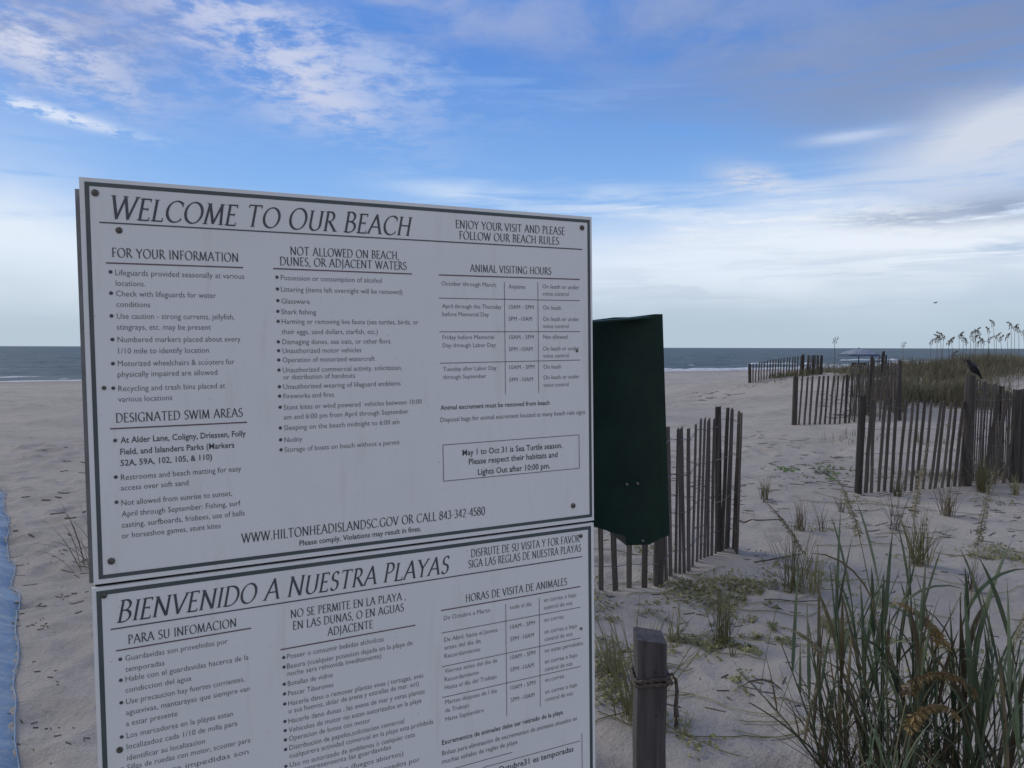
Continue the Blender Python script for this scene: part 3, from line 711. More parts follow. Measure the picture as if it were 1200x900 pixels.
def plain(text,u0,u1,v,cap,bold=0.0):
    fc.body=text; fc.size=1; fc.offset=bold
    fo.update_tag(); dg.update(); me=fo.evaluated_get(dg).to_mesh()
    co=np.empty(len(me.vertices)*3,np.float32); me.vertices.foreach_get('co',co); co=co.reshape(-1,3)
    fs=[tuple(p.vertices) for p in me.polygons]
    x0,x1=co[:,0].min(),co[:,0].max(); k=(u1-u0)/(x1-x0)
    vs=[(u0+(a-x0)*k,v-b*cap/.727) for a,b,_ in co]
    fo.evaluated_get(dg).to_mesh_clear(); return vs,fs
NAMES={0:'title_lettering',20:'title_lettering',1:'subtitle_lettering',21:'subtitle_lettering',9:'web_address_lettering'}
by={}
for row in TEXT: by.setdefault(row[0],[]).append(row)
for g,rowsg in by.items():
    parent=up if g<20 else lo
    qs=[r for r in rowsg if r[1] in 'TH']; bs=[r for r in rowsg if r[1] in 'BS']
    if qs:
        quads=[]
        for (_,st,cap,a,va,b,vb,t) in qs:
            vm=(va+vb)/2
            if st=='T': quads+=roman(t,a,b-cap*.13,vm,cap*.98,.20,thin=.05,thick=.115)
            else: quads+=roman(t,a,b,vm,cap*.97,thin=.055,thick=.135,sc0=1.0)
        lettering(NAMES.get(g,'heading_lettering'),quads,parent)
    if bs:
        mb=MB()
        for (_,st,cap,a,va,b,vb,t) in bs:
            vs,fs=plain(t,a,b,(va+vb)/2,cap*.93,-.006 if st=='B' else .010)
            mb.add([SP(u,v,.5)-SO for u,v in vs],fs)
        mb.ob('timetable_lettering' if g in (10,30) else 'rule_lettering',M_ink2 if all(r[1]=='B' for r in bs) else M_ink,parent,kind='stuff')
bpy.data.objects.remove(fo)
for key,parent in (('up',up),('lo',lo)):
    L=RULES[key]; thick=[]; thin_=[]; mar=[]
    for i,l in enumerate(L):
        if i==0: thick.append(seg(l[0],l[1],2.0))
        elif len(l)==4:
            for j in range(4): thin_.append(seg(l[j],l[(j+1)%4],1.1))
        elif abs(l[0][0]-l[1][0])<5: thin_.append(seg(l[0],l[1],1.0))
        elif (key=='up' and i in (1,2,3,4)) or (key=='lo' and i in (1,2,3)): mar.append(seg(l[0],l[1],2.0))
        else: thin_.append(seg(l[0],l[1],1.1))
    if key=='lo': thin_+= [seg((879.7,1066),(879.7,1190),1.1),seg((585,1067),(585,1190),1.1),seg((585,1190),(879.7,1190),1.1),seg((585,1067),(718,1066.5),1.1)]
    plate('printed_rule',thick+thin_,M_ink,parent,.65); plate('printed_rule',mar,M_maroon,parent,.65)
    plate('printed_bullet',[[(u+3.0*math.cos(a*math.pi/4),v-3.2+3.0*math.sin(a*math.pi/4)) for a in range(8)] if False else [(u+2.9*math.cos(-a*math.pi/4),v+2.9*math.sin(-a*math.pi/4)) for a in range(8)] for u,v in BULLETS[key]],M_ink,parent,.6)
def bolt(u,v,r,parent,washer=0):
    mb=MB(); n=12; L=lambda a,b,c: SP(a,b,c)-SO
    prof=[(r,0),(r,1.2),(r*.8,2.6),(r*.38,3.1),(r*.3,2.4),(.001,2.4)]
    if washer: prof=[(r*1.5,0),(r*1.5,.9),(r*1.05,1.1),(r*.95,.5),(r*.6,.6),(r*.5,2.2),(.001,2.4)]
    vs=[L(u+p*math.cos(2*math.pi*k/n),v+p*math.sin(2*math.pi*k/n),h) for p,h in prof for k in range(n)]
    fs=[(i*n+k,(i+1)*n+k,(i+1)*n+(k+1)%n,i*n+(k+1)%n) for i in range(len(prof)-1) for k in range(n)]
    mb.add(vs,fs); mb.ob('bolt',M_bolt,parent)
for u,v in ((22.5,22.2),(890.2,23.3),(863.4,587.8),(26.7,589.6)): bolt(u,v,5.4,up)
bolt(53.2,77.1,3.4,up,1); bolt(25.2,319.5,3.2,up); bolt(875.6,271.9,3,up)
for u,v,r,w in ((15.1,642.3,5.6,0),(881.1,652.4,5.2,0),(879.8,845.5,3.4,0),(29.1,890.7,4.2,1)): bolt(u,v,r*.8,lo,w)
# ================================================================== green dispenser on the sign's far edge
D=1.76
P0=PX(740,640,D); disp=thing('bag_dispenser',P0,'dark green metal pet waste bag dispenser fixed behind the right edge of the sign','dispenser')
def prism(pts,d0,d1,name,ma,parent,skew=0.0,off=P0):
    """outline in the upright plane facing the path, with real depth d0..d1"""
    n=len(pts); ff=[]; bb=[]
    for px,py in pts:
        q=PX(px,py,D); ff.append(q+Vector((0,d0+skew*(px-740)/500,0))-off); bb.append(q+Vector((-.03,d1,0))-off)
    return MB().add(ff+bb,[tuple(range(n))[::-1],tuple(range(n,2*n))]+[(i,(i+1)%n,n+(i+1)%n,n+i) for i in range(n)]).ob(name,ma,parent)
prism([(672,378),(721,371.6),(744,371.6),(766,368.6),(774,628),(760,637),(734,639.5),(733,629),(672,613)],0,.17,'housing',M_green,disp,skew=-.25)
prism([(766,368.3),(775.3,368.3),(783.4,626),(774,629)],-.012,.16,'side_flange',M_green,disp)
prism([(690,379.5),(690,377.5),(764,371.2),(764,373.2)],-.035,.0,'lid_lip',M_green,disp)
for px,py in ((734,566.5),(746.5,565.5),(752.5,632)):
    q=PX(px,py,D)-P0; MB().tube([q+Vector((0,.02,0)),q+Vector((0,-.014,0))],.0026,8).ob('screw',M_wire,disp)
# ================================================================== sand fences
def slat_mesh(i,h=1.24):
    r=random.Random(i); w=.0215; t=.005; mb=MB(); b=[]
    n=6
    for k in range(n+1):
        z=-.14+h*k/n; o=r.uniform(-.004,.004)*(k>0); wt=w*(1 if k<n else r.uniform(.75,1))*r.uniform(.93,1.05)
        b+= [(-wt+o,-t,z),(wt+o,-t,z),(wt+o,t,z),(-wt+o,t,z)]
    if i%2: b[-4]=(b[-4][0],b[-4][1],b[-4][2]-r.uniform(.0,.02)); b[-1]=(b[-1][0],b[-1][1],b[-4][2])
    fs=[(4*k+j,4*k+(j+1)%4,4*k+4+(j+1)%4,4*k+4+j) for k in range(n) for j in range(4)]+[(3,2,1,0),tuple(4*n+j for j in range(4))]
    return mb.add(b,fs).mesh('slat',M_slat)
SL=[slat_mesh(i) for i in range(7)]
def post_mesh(w,h,seed=0):
    r=random.Random(seed); mb=MB(); n=8; b=[]; m=8
    for k in range(m+1):
        z=-.35+(h+.35)*k/m; rr_=w/2*(1+r.uniform(-.04,.04))*(1 if k<m else .93)
        for j in range(n):
            a=2*math.pi*j/n+.2; b.append((rr_*math.cos(a)*1.05,rr_*math.sin(a),z+(r.uniform(-.012,.012) if k==m else 0)))
    fs=[(n*k+j,n*k+(j+1)%n,n*k+n+(j+1)%n,n*k+n+j) for k in range(m) for j in range(n)]+[tuple(range(n))[::-1],tuple(n*m+j for j in range(n))]
    return mb.add(b,fs).mesh('post',M_post)
def fence(label,posts,runs,h=1.06,group='slatted sand fences',ws=1.0):
    """posts: (x,y,height,width); runs: (start,end,spacing,lean,height,lean spread)"""
    x0,y0=posts[0][:2]; z0=sz(x0,y0)
    f=thing('sand_fence',(x0,y0,z0),label,'fence',group)
    for i,(x,y,ph,pw) in enumerate(posts):
        o=ob('post',post_mesh(pw,ph,i+int(x*10)),f,(x-x0,y-y0,sz(x,y)-z0)); o.rotation_euler=(random.uniform(-.02,.02),random.uniform(-.03,.03),random.random()*3)
    for (a,b,sp_,lean,hh,ls) in runs:
        L=math.hypot(b[0]-a[0],b[1]-a[1]); n=max(2,int(L/sp_)); yaw=math.atan2(b[1]-a[1],b[0]-a[0])
        tops=[]; prevz=None
        for k in range(1,n):
            t=(k+random.uniform(-.10,.10))/n; x=a[0]+(b[0]-a[0])*t; y=a[1]+(b[1]-a[1])*t
            sag=.02*math.sin(t*math.pi); z=sz(x,y)
            o=ob('slat',SL[random.randrange(7)],f,(x-x0,y-y0,z-z0-.02))
            H=(hh if not callable(hh) else hh(t))*random.uniform(.985,1.012); o.scale=(random.uniform(.85,1.12)*ws,1,(H+.02)/1.10)
            ln=(lean if not callable(lean) else lean(t))+random.uniform(-ls,ls)
            o.rotation_euler=Euler((random.uniform(-.02,.02)+sag,ln,0),'XYZ').to_matrix().to_euler(); 
            M=Matrix.Rotation(yaw,3,'Z')@Euler((random.uniform(-.02,.02),ln,random.uniform(-.15,.15))).to_matrix(); o.rotation_euler=M.to_euler()
            tops.append((x-x0,y-y0,z-z0,ln,H))
        for fr in (.16,.42,.68,.92) if L>0 else ():
            for sgn in (1,-1):
                mb=MB(); pts=[]
                nx_,ny_=-math.sin(yaw)*.009*sgn,math.cos(yaw)*.009*sgn
                seq=[(a[0]-x0,a[1]-y0,sz(*a)-z0,0,tops[0][4])]+tops+[(b[0]-x0,b[1]-y0,sz(*b)-z0,0,tops[-1][4])]
                for j,(x,y,z,ln,H) in enumerate(seq):
                    s_=1 if j%2 else -1; d=fr*H*math.sin(ln)
                    pts.append((x+nx_*s_+math.cos(yaw)*d,y+ny_*s_+math.sin(yaw)*d,z+fr*H*math.cos(ln)))
                mb.tube(pts,.0023,3,False).ob('wire',M_wire,f)
    return f
# nearest fence, partly behind the sign
A=(1.01,5.09); Bp=(1.62,5.93); 
fence('nearest grey slatted fence turning a corner just behind the green dispenser',
      [(A[0]-.02,A[1]+.02,1.03,.07),(Bp[0]+.0,Bp[1]+.02,1.13,.05),(-.55,4.72,1.0,.06)],
      [((-.55,4.72),(.98,5.08),.094,-.02,.99,.02),(A,Bp,.070,lambda t:-.045+.05*t,lambda t:1.02+.05*t,.010),(Bp,(1.76,6.08),.045,.03,lambda t:1.13-.03*t,.01),
       ((1.76,6.08),(1.74,5.80),.07,.06,1.11,.01)],ws=.84)
_nf=[o for o in bpy.data.objects if o.name.startswith('sand_fence')][0]
for zz,s_ in ((.72,.06),(.40,.05)):
    q=[Vector((A[0]+(1.745-A[0])*u,A[1]+(6.06-A[1])*u-.03,sz(1.6,5.9)+zz+s_*u*u-.02*math.sin(u*9)))-_nf.location for u in (.72,.78,.84,.9,.96,1.0)]
    MB().tube(q,.0022,4).ob('twine',M_twine,_nf)
# right-hand fence with the crow
P1=(3.84,8.45); P2=(5.36,9.0); Q=(6.55,10.3); P3=(5.93,9.0); E4=(7.6,9.6)
fence('slatted fence on the right whose taller post carries a black crow',
      [(P1[0],P1[1],1.08,.078),(P2[0],P2[1],1.31,.11),(P2[0]+.07,P2[1]+.05,1.27,.05),(Q[0],Q[1],1.1,.08),(P3[0],P3[1],1.10,.10),(P3[0]+.1,P3[1]+.02,1.12,.05)],
      [(P1,P2,.092,lambda t:.02+.08*min(1,t*1.6),lambda t:1.06-.05*t,.012),(P2,Q,.095,.10,lambda t:1.26-.12*t,.03),((5.45,9.02),P3,.10,.12,1.10,.03),(Q,P3,.13,-.02,1.08,.04),(P3,E4,.1,.05,1.05,.03)])
# middle fence
S1=(5.83,15.8); S2=(8.05,15.9); S3=(9.4,19.5)
fence('middle-distance slatted fence standing between the crow fence and the farthest fence',
      [(S1[0],S1[1],1.0,.11),(S2[0],S2[1],1.25,.08),(7.75,16.6,1.3,.07),(S3[0],S3[1],1.2,.07),(6.9,15.85,1.0,.05)],
      [(S1,S2,.105,.06,1.0,.012),(S2,S3,.10,.04,1.12,.03),((7.0,15.86),S3,.16,.02,1.15,.03)])
# farthest fence
x1,y1,x2,y2,x3,y3=7.75,25.0,9.75,25.5,10.15,25.2
fence('smallest and farthest slatted fence near the surf on the open sand',
      [(x1,y1,.62,.10),(x2-.1,y2,.66,.09),(x3,y3,.62,.08)],
      [((x1,y1),(x2,y2),.10,.02,lambda t:.60+.04*t,.02),((x2,y2),(x3,y3),.05,.02,.64,.03)])
# twine ends on the nearest fence (built with it)
# ================================================================== foreground post with rope
px_,py_=(765.5-600)/F*2.16,2.16
fp=thing('wooden_post',(px_,py_,sz(px_,py_)),'short weathered wooden post with rope tied round it beside the sign','post')
zt=PX(765,749,2.13).z-fp.location.z
mb=MB(); rg=[]; w=.0415
for k in range(15):
    z=-.3+(zt+.3)*k/14; o=.0015*math.sin(k*1.7)
    for (a,b) in ((-1,-.86),(-.86,-1),(.86,-1),(1,-.86),(1,.86),(.86,1),(-.86,1),(-1,.86)):
        rg.append((a*w+o,b*w,z+((-.006*a+.004*b) if k==14 else 0)))
mb.add(rg,[(8*k+j,8*k+(j+1)%8,8*k+8+(j+1)%8,8*k+8+j) for k in range(14) for j in range(8)])
c0=len(mb.v); mb.v.append((0,0,zt+.002)); mb.f+=[(112+j,112+(j+1)%8,c0) for j in range(8)]
mb.ob('shaft',M_fpost,fp)
def coil(z,r,ph,tilt,n=40):
    out=[]
    for i in range(n+1):
        a=ph+2*math.pi*i/n; s=max(abs(math.cos(a)),abs(math.sin(a))); q=r/(s**.82)
        out.append((q*math.cos(a),q*math.sin(a),z+tilt*math.cos(a)+.0015*math.sin(a*3)))
    return out
for z,ti in ((zt-.112,.007),(zt-.126,.004)):
    p=coil(z,w+.0065,.4,ti); rp=MB(); 
    for st in range(2):
        q=[(x+.0026*math.cos(i*1.1+st*math.pi)*.6,y+.0026*math.cos(i*1.1+st*math.pi)*.6,zz+.0028*math.sin(i*1.1+st*math.pi)) for i,(x,y,zz) in enumerate(p)]
        rp.tube(q,.0042,6,False)
    rp.ob('rope',M_rope,fp,True)
rp=MB(); pts=[(w+.002,-w*.6,zt-.108),(w+.016,-w*.7,zt-.100),(w+.026,-w*.8,zt-.115),(w+.030,-w*.8,zt-.15),(w+.027,-w*.8,zt-.19),(w+.029,-w*.8,zt-.222)]
rp.tube(pts,[.0042,.0046,.005,.0052,.006,.008],7)
for i in range(9): a=i*.7; rp.tube([(w+.029,-w*.8,zt-.22),(w+.029+.006*math.cos(a),-w*.8+.006*math.sin(a),zt-.245-.01*random.random())],.0014,3)
rp.ob('rope_end',M_rope,fp,True)
kn=MB(); kn.tube([(w-.004,-w-.004,zt-.118),(w+.006,-w-.008,zt-.113),(w+.012,-w-.002,zt-.12)],[.006,.010,.006],7); kn.ob('knot',M_rope,fp,True)
for z in (-.09,-.215): 
    MB().tube([(.012 if z<-.1 else .006,-w+.001,zt+z),(.012 if z<-.1 else .006,-w-.0015,zt+z)],.0028,8).ob('nail_head',M_beak,fp)
# ================================================================== blue mat
mb=[]; _a,_b,_c,_d=hit(25,897),hit(18,720),hit(11,625),hit(3,578)
path=[(_a[0]+.95,_a[1]-1.5),_a,_b,_c,_d,(_d[0]-2.2,_d[1]+2.9),(_d[0]-5,_d[1]+6.8)]
def pathat(t):
    k=min(int(t),len(path)-2); u=t-k; a,b=path[k],path[k+1]; return a[0]+(b[0]-a[0])*u,a[1]+(b[1]-a[1])*u
N=300; Wn=14; vs=[];
for i in range(N+1):
    t=i/N*(len(path)-1); x,y=pathat(t); x2_,y2_=pathat(min(t+.01,len(path)-1)); x0_,y0_=pathat(max(t-.01,0))
    tx,ty=x2_-x0_,y2_-y0_; l=math.hypot(tx,ty); nx_,ny_=-ty/l,tx/l
    wob=.03*float(vnoise(i*.11,0,31))*2+.02*float(vnoise(i*.5,3,32))
    for j in range(Wn+1):
        s_=j/Wn*1.5+wob; X,Y=x+nx_*s_,y+ny_*s_
        vs.append((X,Y,sz(X,Y)+.034+.003*math.sin(i*1.9)+.008*max(0,float(vnoise(X*2.2,Y*2.2,33)))*2-(.036 if j in (0,Wn) else 0)))
x0,y0=path[1]
bm_=thing('beach_access_mat',(x0,y0,sz(x0,y0)),'blue woven beach access mat lying on the sand along the left edge','mat')
z0=bm_.location.z
ob('matting',mesh('matting',[(a-x0,b-y0,c-z0) for a,b,c in vs],[(i*(Wn+1)+j,i*(Wn+1)+j+1,(i+1)*(Wn+1)+j+1,(i+1)*(Wn+1)+j) for i in range(N) for j in range(Wn)],M_mat,True),bm_)
hem=MB(); hem.tube([(vs[i*(Wn+1)][0]-x0,vs[i*(Wn+1)][1]-y0,vs[i*(Wn+1)][2]-z0+.016) for i in range(0,N+1,2)],.004,5); hem.ob('hem',M_mat,bm_,True)
# ================================================================== plants
def blade(base,az_,tilt,curve,L,w,n=9,twist=0,fold=.25):
    """one leaf: a folded ribbon that bends over along its length"""
    p=Vector(base); vs=[]; fs=[]; th=tilt; d=Vector((math.cos(az_),math.sin(az_),0)); side=Vector((-math.sin(az_),math.cos(az_),0))
    for i in range(n+1):
        s=i/n; dirv=d*math.sin(th)+Vector((0,0,1))*math.cos(th); nrm=d*math.cos(th)-Vector((0,0,1))*math.sin(th)
        ww=w/2*min(1,.45+s*4)*(1-s**2.6)**.9+.0004; a=twist*s; sd_=side*math.cos(a)+nrm*math.sin(a); n2=nrm*math.cos(a)-side*math.sin(a)
        vs+= [p+sd_*ww,p+n2*(-fold*ww),p-sd_*ww]
        p=p+dirv*(L/n); th+=curve/n*(.4+1.6*s)
    for i in range(n):
        a=3*i; fs+= [(a,a+1,a+4,a+3),(a+1,a+2,a+5,a+4)]
    return vs,fs
def panicle(base,az_,tilt,curve,L,name,ma,parent,n=120,size=None):
    """drooping oat head: axis with many flat husks"""
    size=size or (.017 if ma is M_head else .0095)
    p=Vector(base); th=tilt; d=Vector((math.cos(az_),math.sin(az_),0)); mb=MB(); ax=[]
    for i in range(n):
        s=i/n; dv=d*math.sin(th)+Vector((0,0,1))*math.cos(th); ax.append(p.copy()); 
        k=3 if s<.7 else 1
        for j in range(k):
            a=random.uniform(0,6.28); out_=Vector((math.cos(a),math.sin(a),random.uniform(-.5,.2))).normalized()
            ln=size*(1.2-.5*s)*random.uniform(.7,1.2); q=p+out_*ln*.45+Vector((0,0,-ln*.1)); dn=(out_*.5+dv*.5+Vector((0,0,-.55))).normalized(); sd_=dn.cross(Vector((random.random()-.5,random.random()-.5,random.random()))).normalized()
            w_=ln*.24; u_=dn.cross(sd_)*w_*.35
            mb.add([q,q+dn*ln*.5+sd_*w_,q+dn*ln*1.15,q+dn*ln*.5-sd_*w_,q+dn*ln*.5+u_],[(0,1,4),(1,2,4),(2,3,4),(3,0,4)])
            mb.tube([p,q],.0005,3,False)
        p=p+dv*(L/n); th+=curve/n
    mb.tube(ax,.0011,4,False)
    return mb.ob(name,ma,parent)
def oat_plant(px,d,label,leaves,stems=(),heads=(),seed=0,dead=14,group='sea oat clumps in the right foreground',hub=.05):
    random.seed(seed); x=(px-600)/F*d; z=sz(x,d)
    t=thing('sea_oats_plant',(x,d,z),label,'plant',group)
    for (n,a0,a1,t0,t1,c0,c1,l0,l1,w0,w1,ma) in leaves:
        for _ in range(n):
            r=random.uniform(0,hub); a=random.uniform(0,6.28)
            azr=R(random.uniform(a0,a1)); vs,fs=blade((r*math.cos(a),r*math.sin(a),-.02),azr,R(random.uniform(t0,t1)),R(random.uniform(c0,c1)),random.uniform(l0,l1),random.uniform(w0,w1)/1000,twist=random.uniform(-1.2,1.2))
            ob('leaf',mesh('leaf',vs,fs,ma,True),t)
    for (azd,tilt,curve,L,hl,hc,ma) in heads:
        p=Vector((random.uniform(-.02,.02),random.uniform(-.02,.02),-.02)); th=R(tilt); d_=Vector((math.cos(R(azd)),math.sin(R(azd)),0)); pts=[]
        for i in range(13):
            pts.append(p.copy()); p=p+(d_*math.sin(th)+Vector((0,0,1))*math.cos(th))*(L/12); th+=R(curve)/12
        MB().tube(pts,[.0028-.0014*i/12 for i in range(13)],5).ob('stem',M_headg,t,True)
        panicle(pts[-1],R(azd),th,R(hc),hl,'seed_head',ma,t)
    mb=MB()
    for _ in range(dead):
        a=random.uniform(0,6.28); r=random.uniform(0,.12); L=random.uniform(.15,.5); b=Vector((r*math.cos(a),r*math.sin(a),-.01)); q=b+Vector((random.uniform(-.4,.4),random.uniform(-.3,.3),random.uniform(.2,1))).normalized()*L
        mb.tube([b,(b+q)/2+Vector((random.uniform(-.03,.03),0,.02)),q],[.0018,.0015,.0007],3)
    if dead: mb.ob('dead_stems',M_dead,t,kind='stuff')
    return t
LG=lambda n,t0,t1,l0,l1,w0=10,w1=17,a0=0,a1=360,c0=5,c1=28,ma=None:(n,a0,a1,t0,t1,c0,c1,l0,l1,w0,w1,ma or M_leaf)
def culms(t,n,h0,h1,rad,lean_az=0,lean0=0,lean1=9,w0=10,w1=20,seed=0,ma=None,lv=(4,6)):
    """upright stalks, each carrying leaves one above the other on alternate sides"""
    random.seed(seed); ma=ma or M_leaf
    for _ in range(n):
        a=random.uniform(0,6.28); r=rad*random.random()**.6; H=random.uniform(h0,h1); th0=R(random.uniform(lean0,lean1)); az0=R(lean_az+random.uniform(-50,50)) if lean_az is not None else random.uniform(0,6.28)
        p=Vector((r*math.cos(a),r*math.sin(a),-.02)); d_=Vector((math.cos(az0),math.sin(az0),0)); pts=[]; m=10
        for i in range(m+1):
            th=th0*(1+.5*i/m); pts.append(p.copy()); p=p+(d_*math.sin(th)+Vector((0,0,1))*math.cos(th))*(H/m)
        MB().tube(pts,[.0042-.0022*i/m for i in range(m+1)],5).ob('stem',ma,t,True)
        k=random.randint(*lv); la=random.uniform(0,6.28)
        for q in range(k):
            f=.12+.84*(q+random.uniform(0,.5))/k; i=min(int(f*m),m-1); b=pts[i].lerp(pts[i+1],f*m-i); la+=math.pi+random.uniform(-.7,.7)
            L=random.uniform(.20,.42)*(1.1-.35*abs(f-.5)); bend=random.random()
            tilt=R(random.uniform(4,17)) if f>.45 else R(random.uniform(10,30))
            curve=R(random.uniform(4,24)) if bend<.72 else R(random.uniform(50,110))
            mm=ma if random.random()<.70 or f>.75 else M_dry
            vs,fs=blade(b,la,tilt,curve,L,random.uniform(w0,w1)/1000,n=8,twist=random.uniform(-1.6,1.6),fold=random.uniform(.15,.5))
            ob('leaf',mesh('leaf',vs,fs,mm,True),t)
CG=180
t=oat_plant(1064,2.62,'tall broad-leaved sea oats clump at the centre of the foreground tangle with upright green heads',[LG(10,4,26,.3,.6,7,12,ma=M_dry),LG(8,8,40,.25,.5,5,9,ma=M_leafy)],heads=[(180,5,9,.95,.24,16,M_headg),(0,2,3,1.0,.26,8,M_headg)],seed=3,dead=46)
culms(t,9,.50,.90,.13,None,0,8,11,19,seed=31)
t=oat_plant(1118,2.48,'dense clump of sea oats just right of the tangle centre, one head leaning right',[LG(8,5,35,.3,.55,5,10,ma=M_dry),LG(6,2,18,.4,.65,12,18)],heads=[(20,4,5,.92,.24,10,M_headg)],seed=5,dead=46)
culms(t,9,.42,.84,.13,None,0,9,11,19,seed=51)
t=oat_plant(1172,2.40,'sea oats clump at the right edge whose stalks lean outward and carry a tan head',[LG(7,8,34,.3,.55,5,10,ma=M_dry)],heads=[(160,8,10,.60,.2,60,M_head),(30,10,12,.62,.2,50,M_headg)],seed=8,dead=26)
culms(t,8,.42,.84,.10,20,0,15,11,20,seed=81)
t=oat_plant(1024,2.74,'thin-leaved sea oats clump left of the tangle centre with a head bowing left',[LG(6,5,35,.25,.6,4,8,ma=M_leafy)],heads=[(170,11,12,.86,.24,26,M_headg)],seed=11,dead=34)
culms(t,6,.35,.80,.08,180,0,12,10,17,seed=111,lv=(3,5))
t=oat_plant(1000,2.72,'low sea oats clump fanning left over bare sand',[LG(7,22,52,.3,.6,6,10,a0=150,a1=215),LG(5,30,60,.3,.55,4,7,a0=140,a1=230,ma=M_dead)],heads=[],seed=14,dead=34,hub=.07)
culms(t,7,.28,.62,.09,180,0,16,8,15,seed=141,lv=(3,5))
culms(t,3,.45,.6,.07,180,25,42,7,12,seed=142,lv=(3,4))
t=oat_plant(1052,2.24,'short clump bearing bright golden drooping seed heads at the bottom edge',[LG(8,0,25,.3,.55,11,18),LG(8,5,40,.25,.5,5,9,ma=M_dry)],heads=[(-20,1,10,.60,.24,150,M_head),(10,2,14,.47,.22,135,M_head),(165,6,20,.70,.16,60,M_headg)],seed=17,dead=30)
culms(t,4,.25,.45,.08,None,0,16,8,14,seed=171,lv=(3,4))
t=oat_plant(1215,2.2,'sea oats cut off by the right frame edge with pale base leaves',[LG(5,20,50,.3,.55,12,16,a0=130,a1=220,ma=M_leafy)],seed=19,dead=20)
culms(t,5,.4,.72,.08,150,2,14,9,15,seed=191,lv=(3,5))
def tuft(px,py,hpx,n,label,ma=M_leafy,spread=26,w=4,droop=40,rad=None,a0=0,a1=360,cat='grass tuft',group='grass tufts on the sand',ws=1.0):
    x,y=hit(px,py); random.seed(int(px*7+py)); H=hpx/F*y*1.15; n=int(n*1.2); rad=rad if rad is not None else H*.15
    mb=MB()
    for _ in range(n):
        a=random.uniform(0,6.28); r=rad*random.random()**.6; bx,by=r*math.cos(a)*ws,r*math.sin(a)
        vs,fs=blade((bx,by,sz(x+bx,y+by)-sz(x,y)-.015),R(random.uniform(a0,a1)),R(random.uniform(0,spread)),R(random.uniform(0,droop)),H*random.uniform(.5,1.12),w/1000*random.uniform(.7,1.3),n=6,twist=random.uniform(-1,1)); mb.add(vs,fs)
    o=mb.ob('grass_tuft',ma,None,True,(x,y,sz(x,y))); o['label']=label; o['category']=cat; o['group']=group; return o
TU=[(930,694,74,46,'wispy green tuft standing left of two in the middle of the right-hand sand',M_leafy,24,4),
(953,694,58,34,'shorter green tuft just right of the wispy tuft in the middle sand',M_leafy,30,4),
(848,752,66,40,'upright pale green tuft right of the roped post',M_leafy,28,4),
(792,752,46,16,'small sparse tuft just above and right of the roped post',M_leafy,30,4),
(742,840,130,70,'large arching tuft hugging the left side of the roped post',M_leafy,48,5),
(716,792,52,26,'leaning tuft between the sign edge and the roped post',M_leafy,45,5),
(896,585,26,22,'tiny tan tuft left of the bright green creeper patch line',M_leafy,14,6),
(938,622,38,30,'short tan tuft in sand below the bright green creeper patch',M_dry,16,5),
(962,622,34,14,'thin reedy tuft beside the short tan tuft',M_dead,26,3),
(1078,662,62,60,'spiky dark tuft behind the tall sea oats',M_leafy,34,5),
(1050,622,46,26,'greyish bare tuft in front of the crow fence',M_dead,30,3),
(1110,604,44,48,'brown green tuft at the foot of the crow fence',M_dry,34,5),
(1152,577,46,70,'bushy green tuft beside the crow post',M_leafy,32,6),
(1190,580,24,30,'low tuft under the right end of the crow fence',M_leafy,34,6),
(1140,692,36,30,'small dark tuft in sand at the far right',M_dead,34,3),
(1052,582,26,30,'small tuft midway along the crow fence foot',M_leafy,30,5),
(985,600,20,18,'tiny dry tuft by the left post of the crow fence',M_dry,30,4),
(860,770,24,14,'low sprawling tuft right of the upright pale tuft',M_leafy,55,3),
(800,860,30,8,'few thin blades in sand right of the roped post foot',M_leafy,50,3),
(975,745,30,12,'little tuft among yellowish creeper beside the fanning oats',M_leafy,40,4)]
for (px,py,h,n,lab,ma,sp_,w) in TU: tuft(px,py,h,n,lab,ma,sp_,w)
tuft(104,668,88,12,'thin arching reed leaves bending left beside the sign edge',M_dry,55,6,95,a0=140,a1=200,cat='reed')
# ---- creeping ground cover
def cover(name,patches,ma,label=None,seed=0,size=.018,flat=.7):
    r=np.random.default_rng(seed); vs=[]; fs=[]
    for (x,y,rx,ry,ang,n,sc) in patches:
        n=int(n*1.1); q=r.normal(size=(n,2))*.75; q=q[(q**2).sum(1)<3]
        ca,sa=math.cos(ang),math.sin(ang)
        for a,b in q:
            X=x+a*rx*ca-b*ry*sa; Y=y+a*rx*sa+b*ry*ca
            if vnoise(X*2.3,Y*2.3,41)+.6*vnoise(X*9,Y*9,42)<.02: continue
            Z=sz(X,Y)+r.uniform(.003,.022)*sc; s=size*.62*sc*r.uniform(.5,1.3); th=r.uniform(0,6.28)
            c_,s_=math.cos(th)*s,math.sin(th)*s; t1,t2=r.uniform(-flat,flat,2)*s
            k=len(vs); vs+= [(X+c_,Y+s_,Z+t1),(X-s_*.7,Y+c_*.7,Z+t2),(X-c_,Y-s_,Z-t1),(X+s_*.7,Y-c_*.7,Z-t2)]; fs.append((k,k+1,k+2,k+3))
    me=big(name,np.array(vs),np.array(fs),ma); o=ob(name,me); o['kind']='stuff'; return o
def pat(px,py,wpx,hpx,n,sc=1):
    x,y=hit(px,py); return (x,y,wpx/2/F*y,max(.12,hpx/2/F*y*y/1.6),0,n,sc)
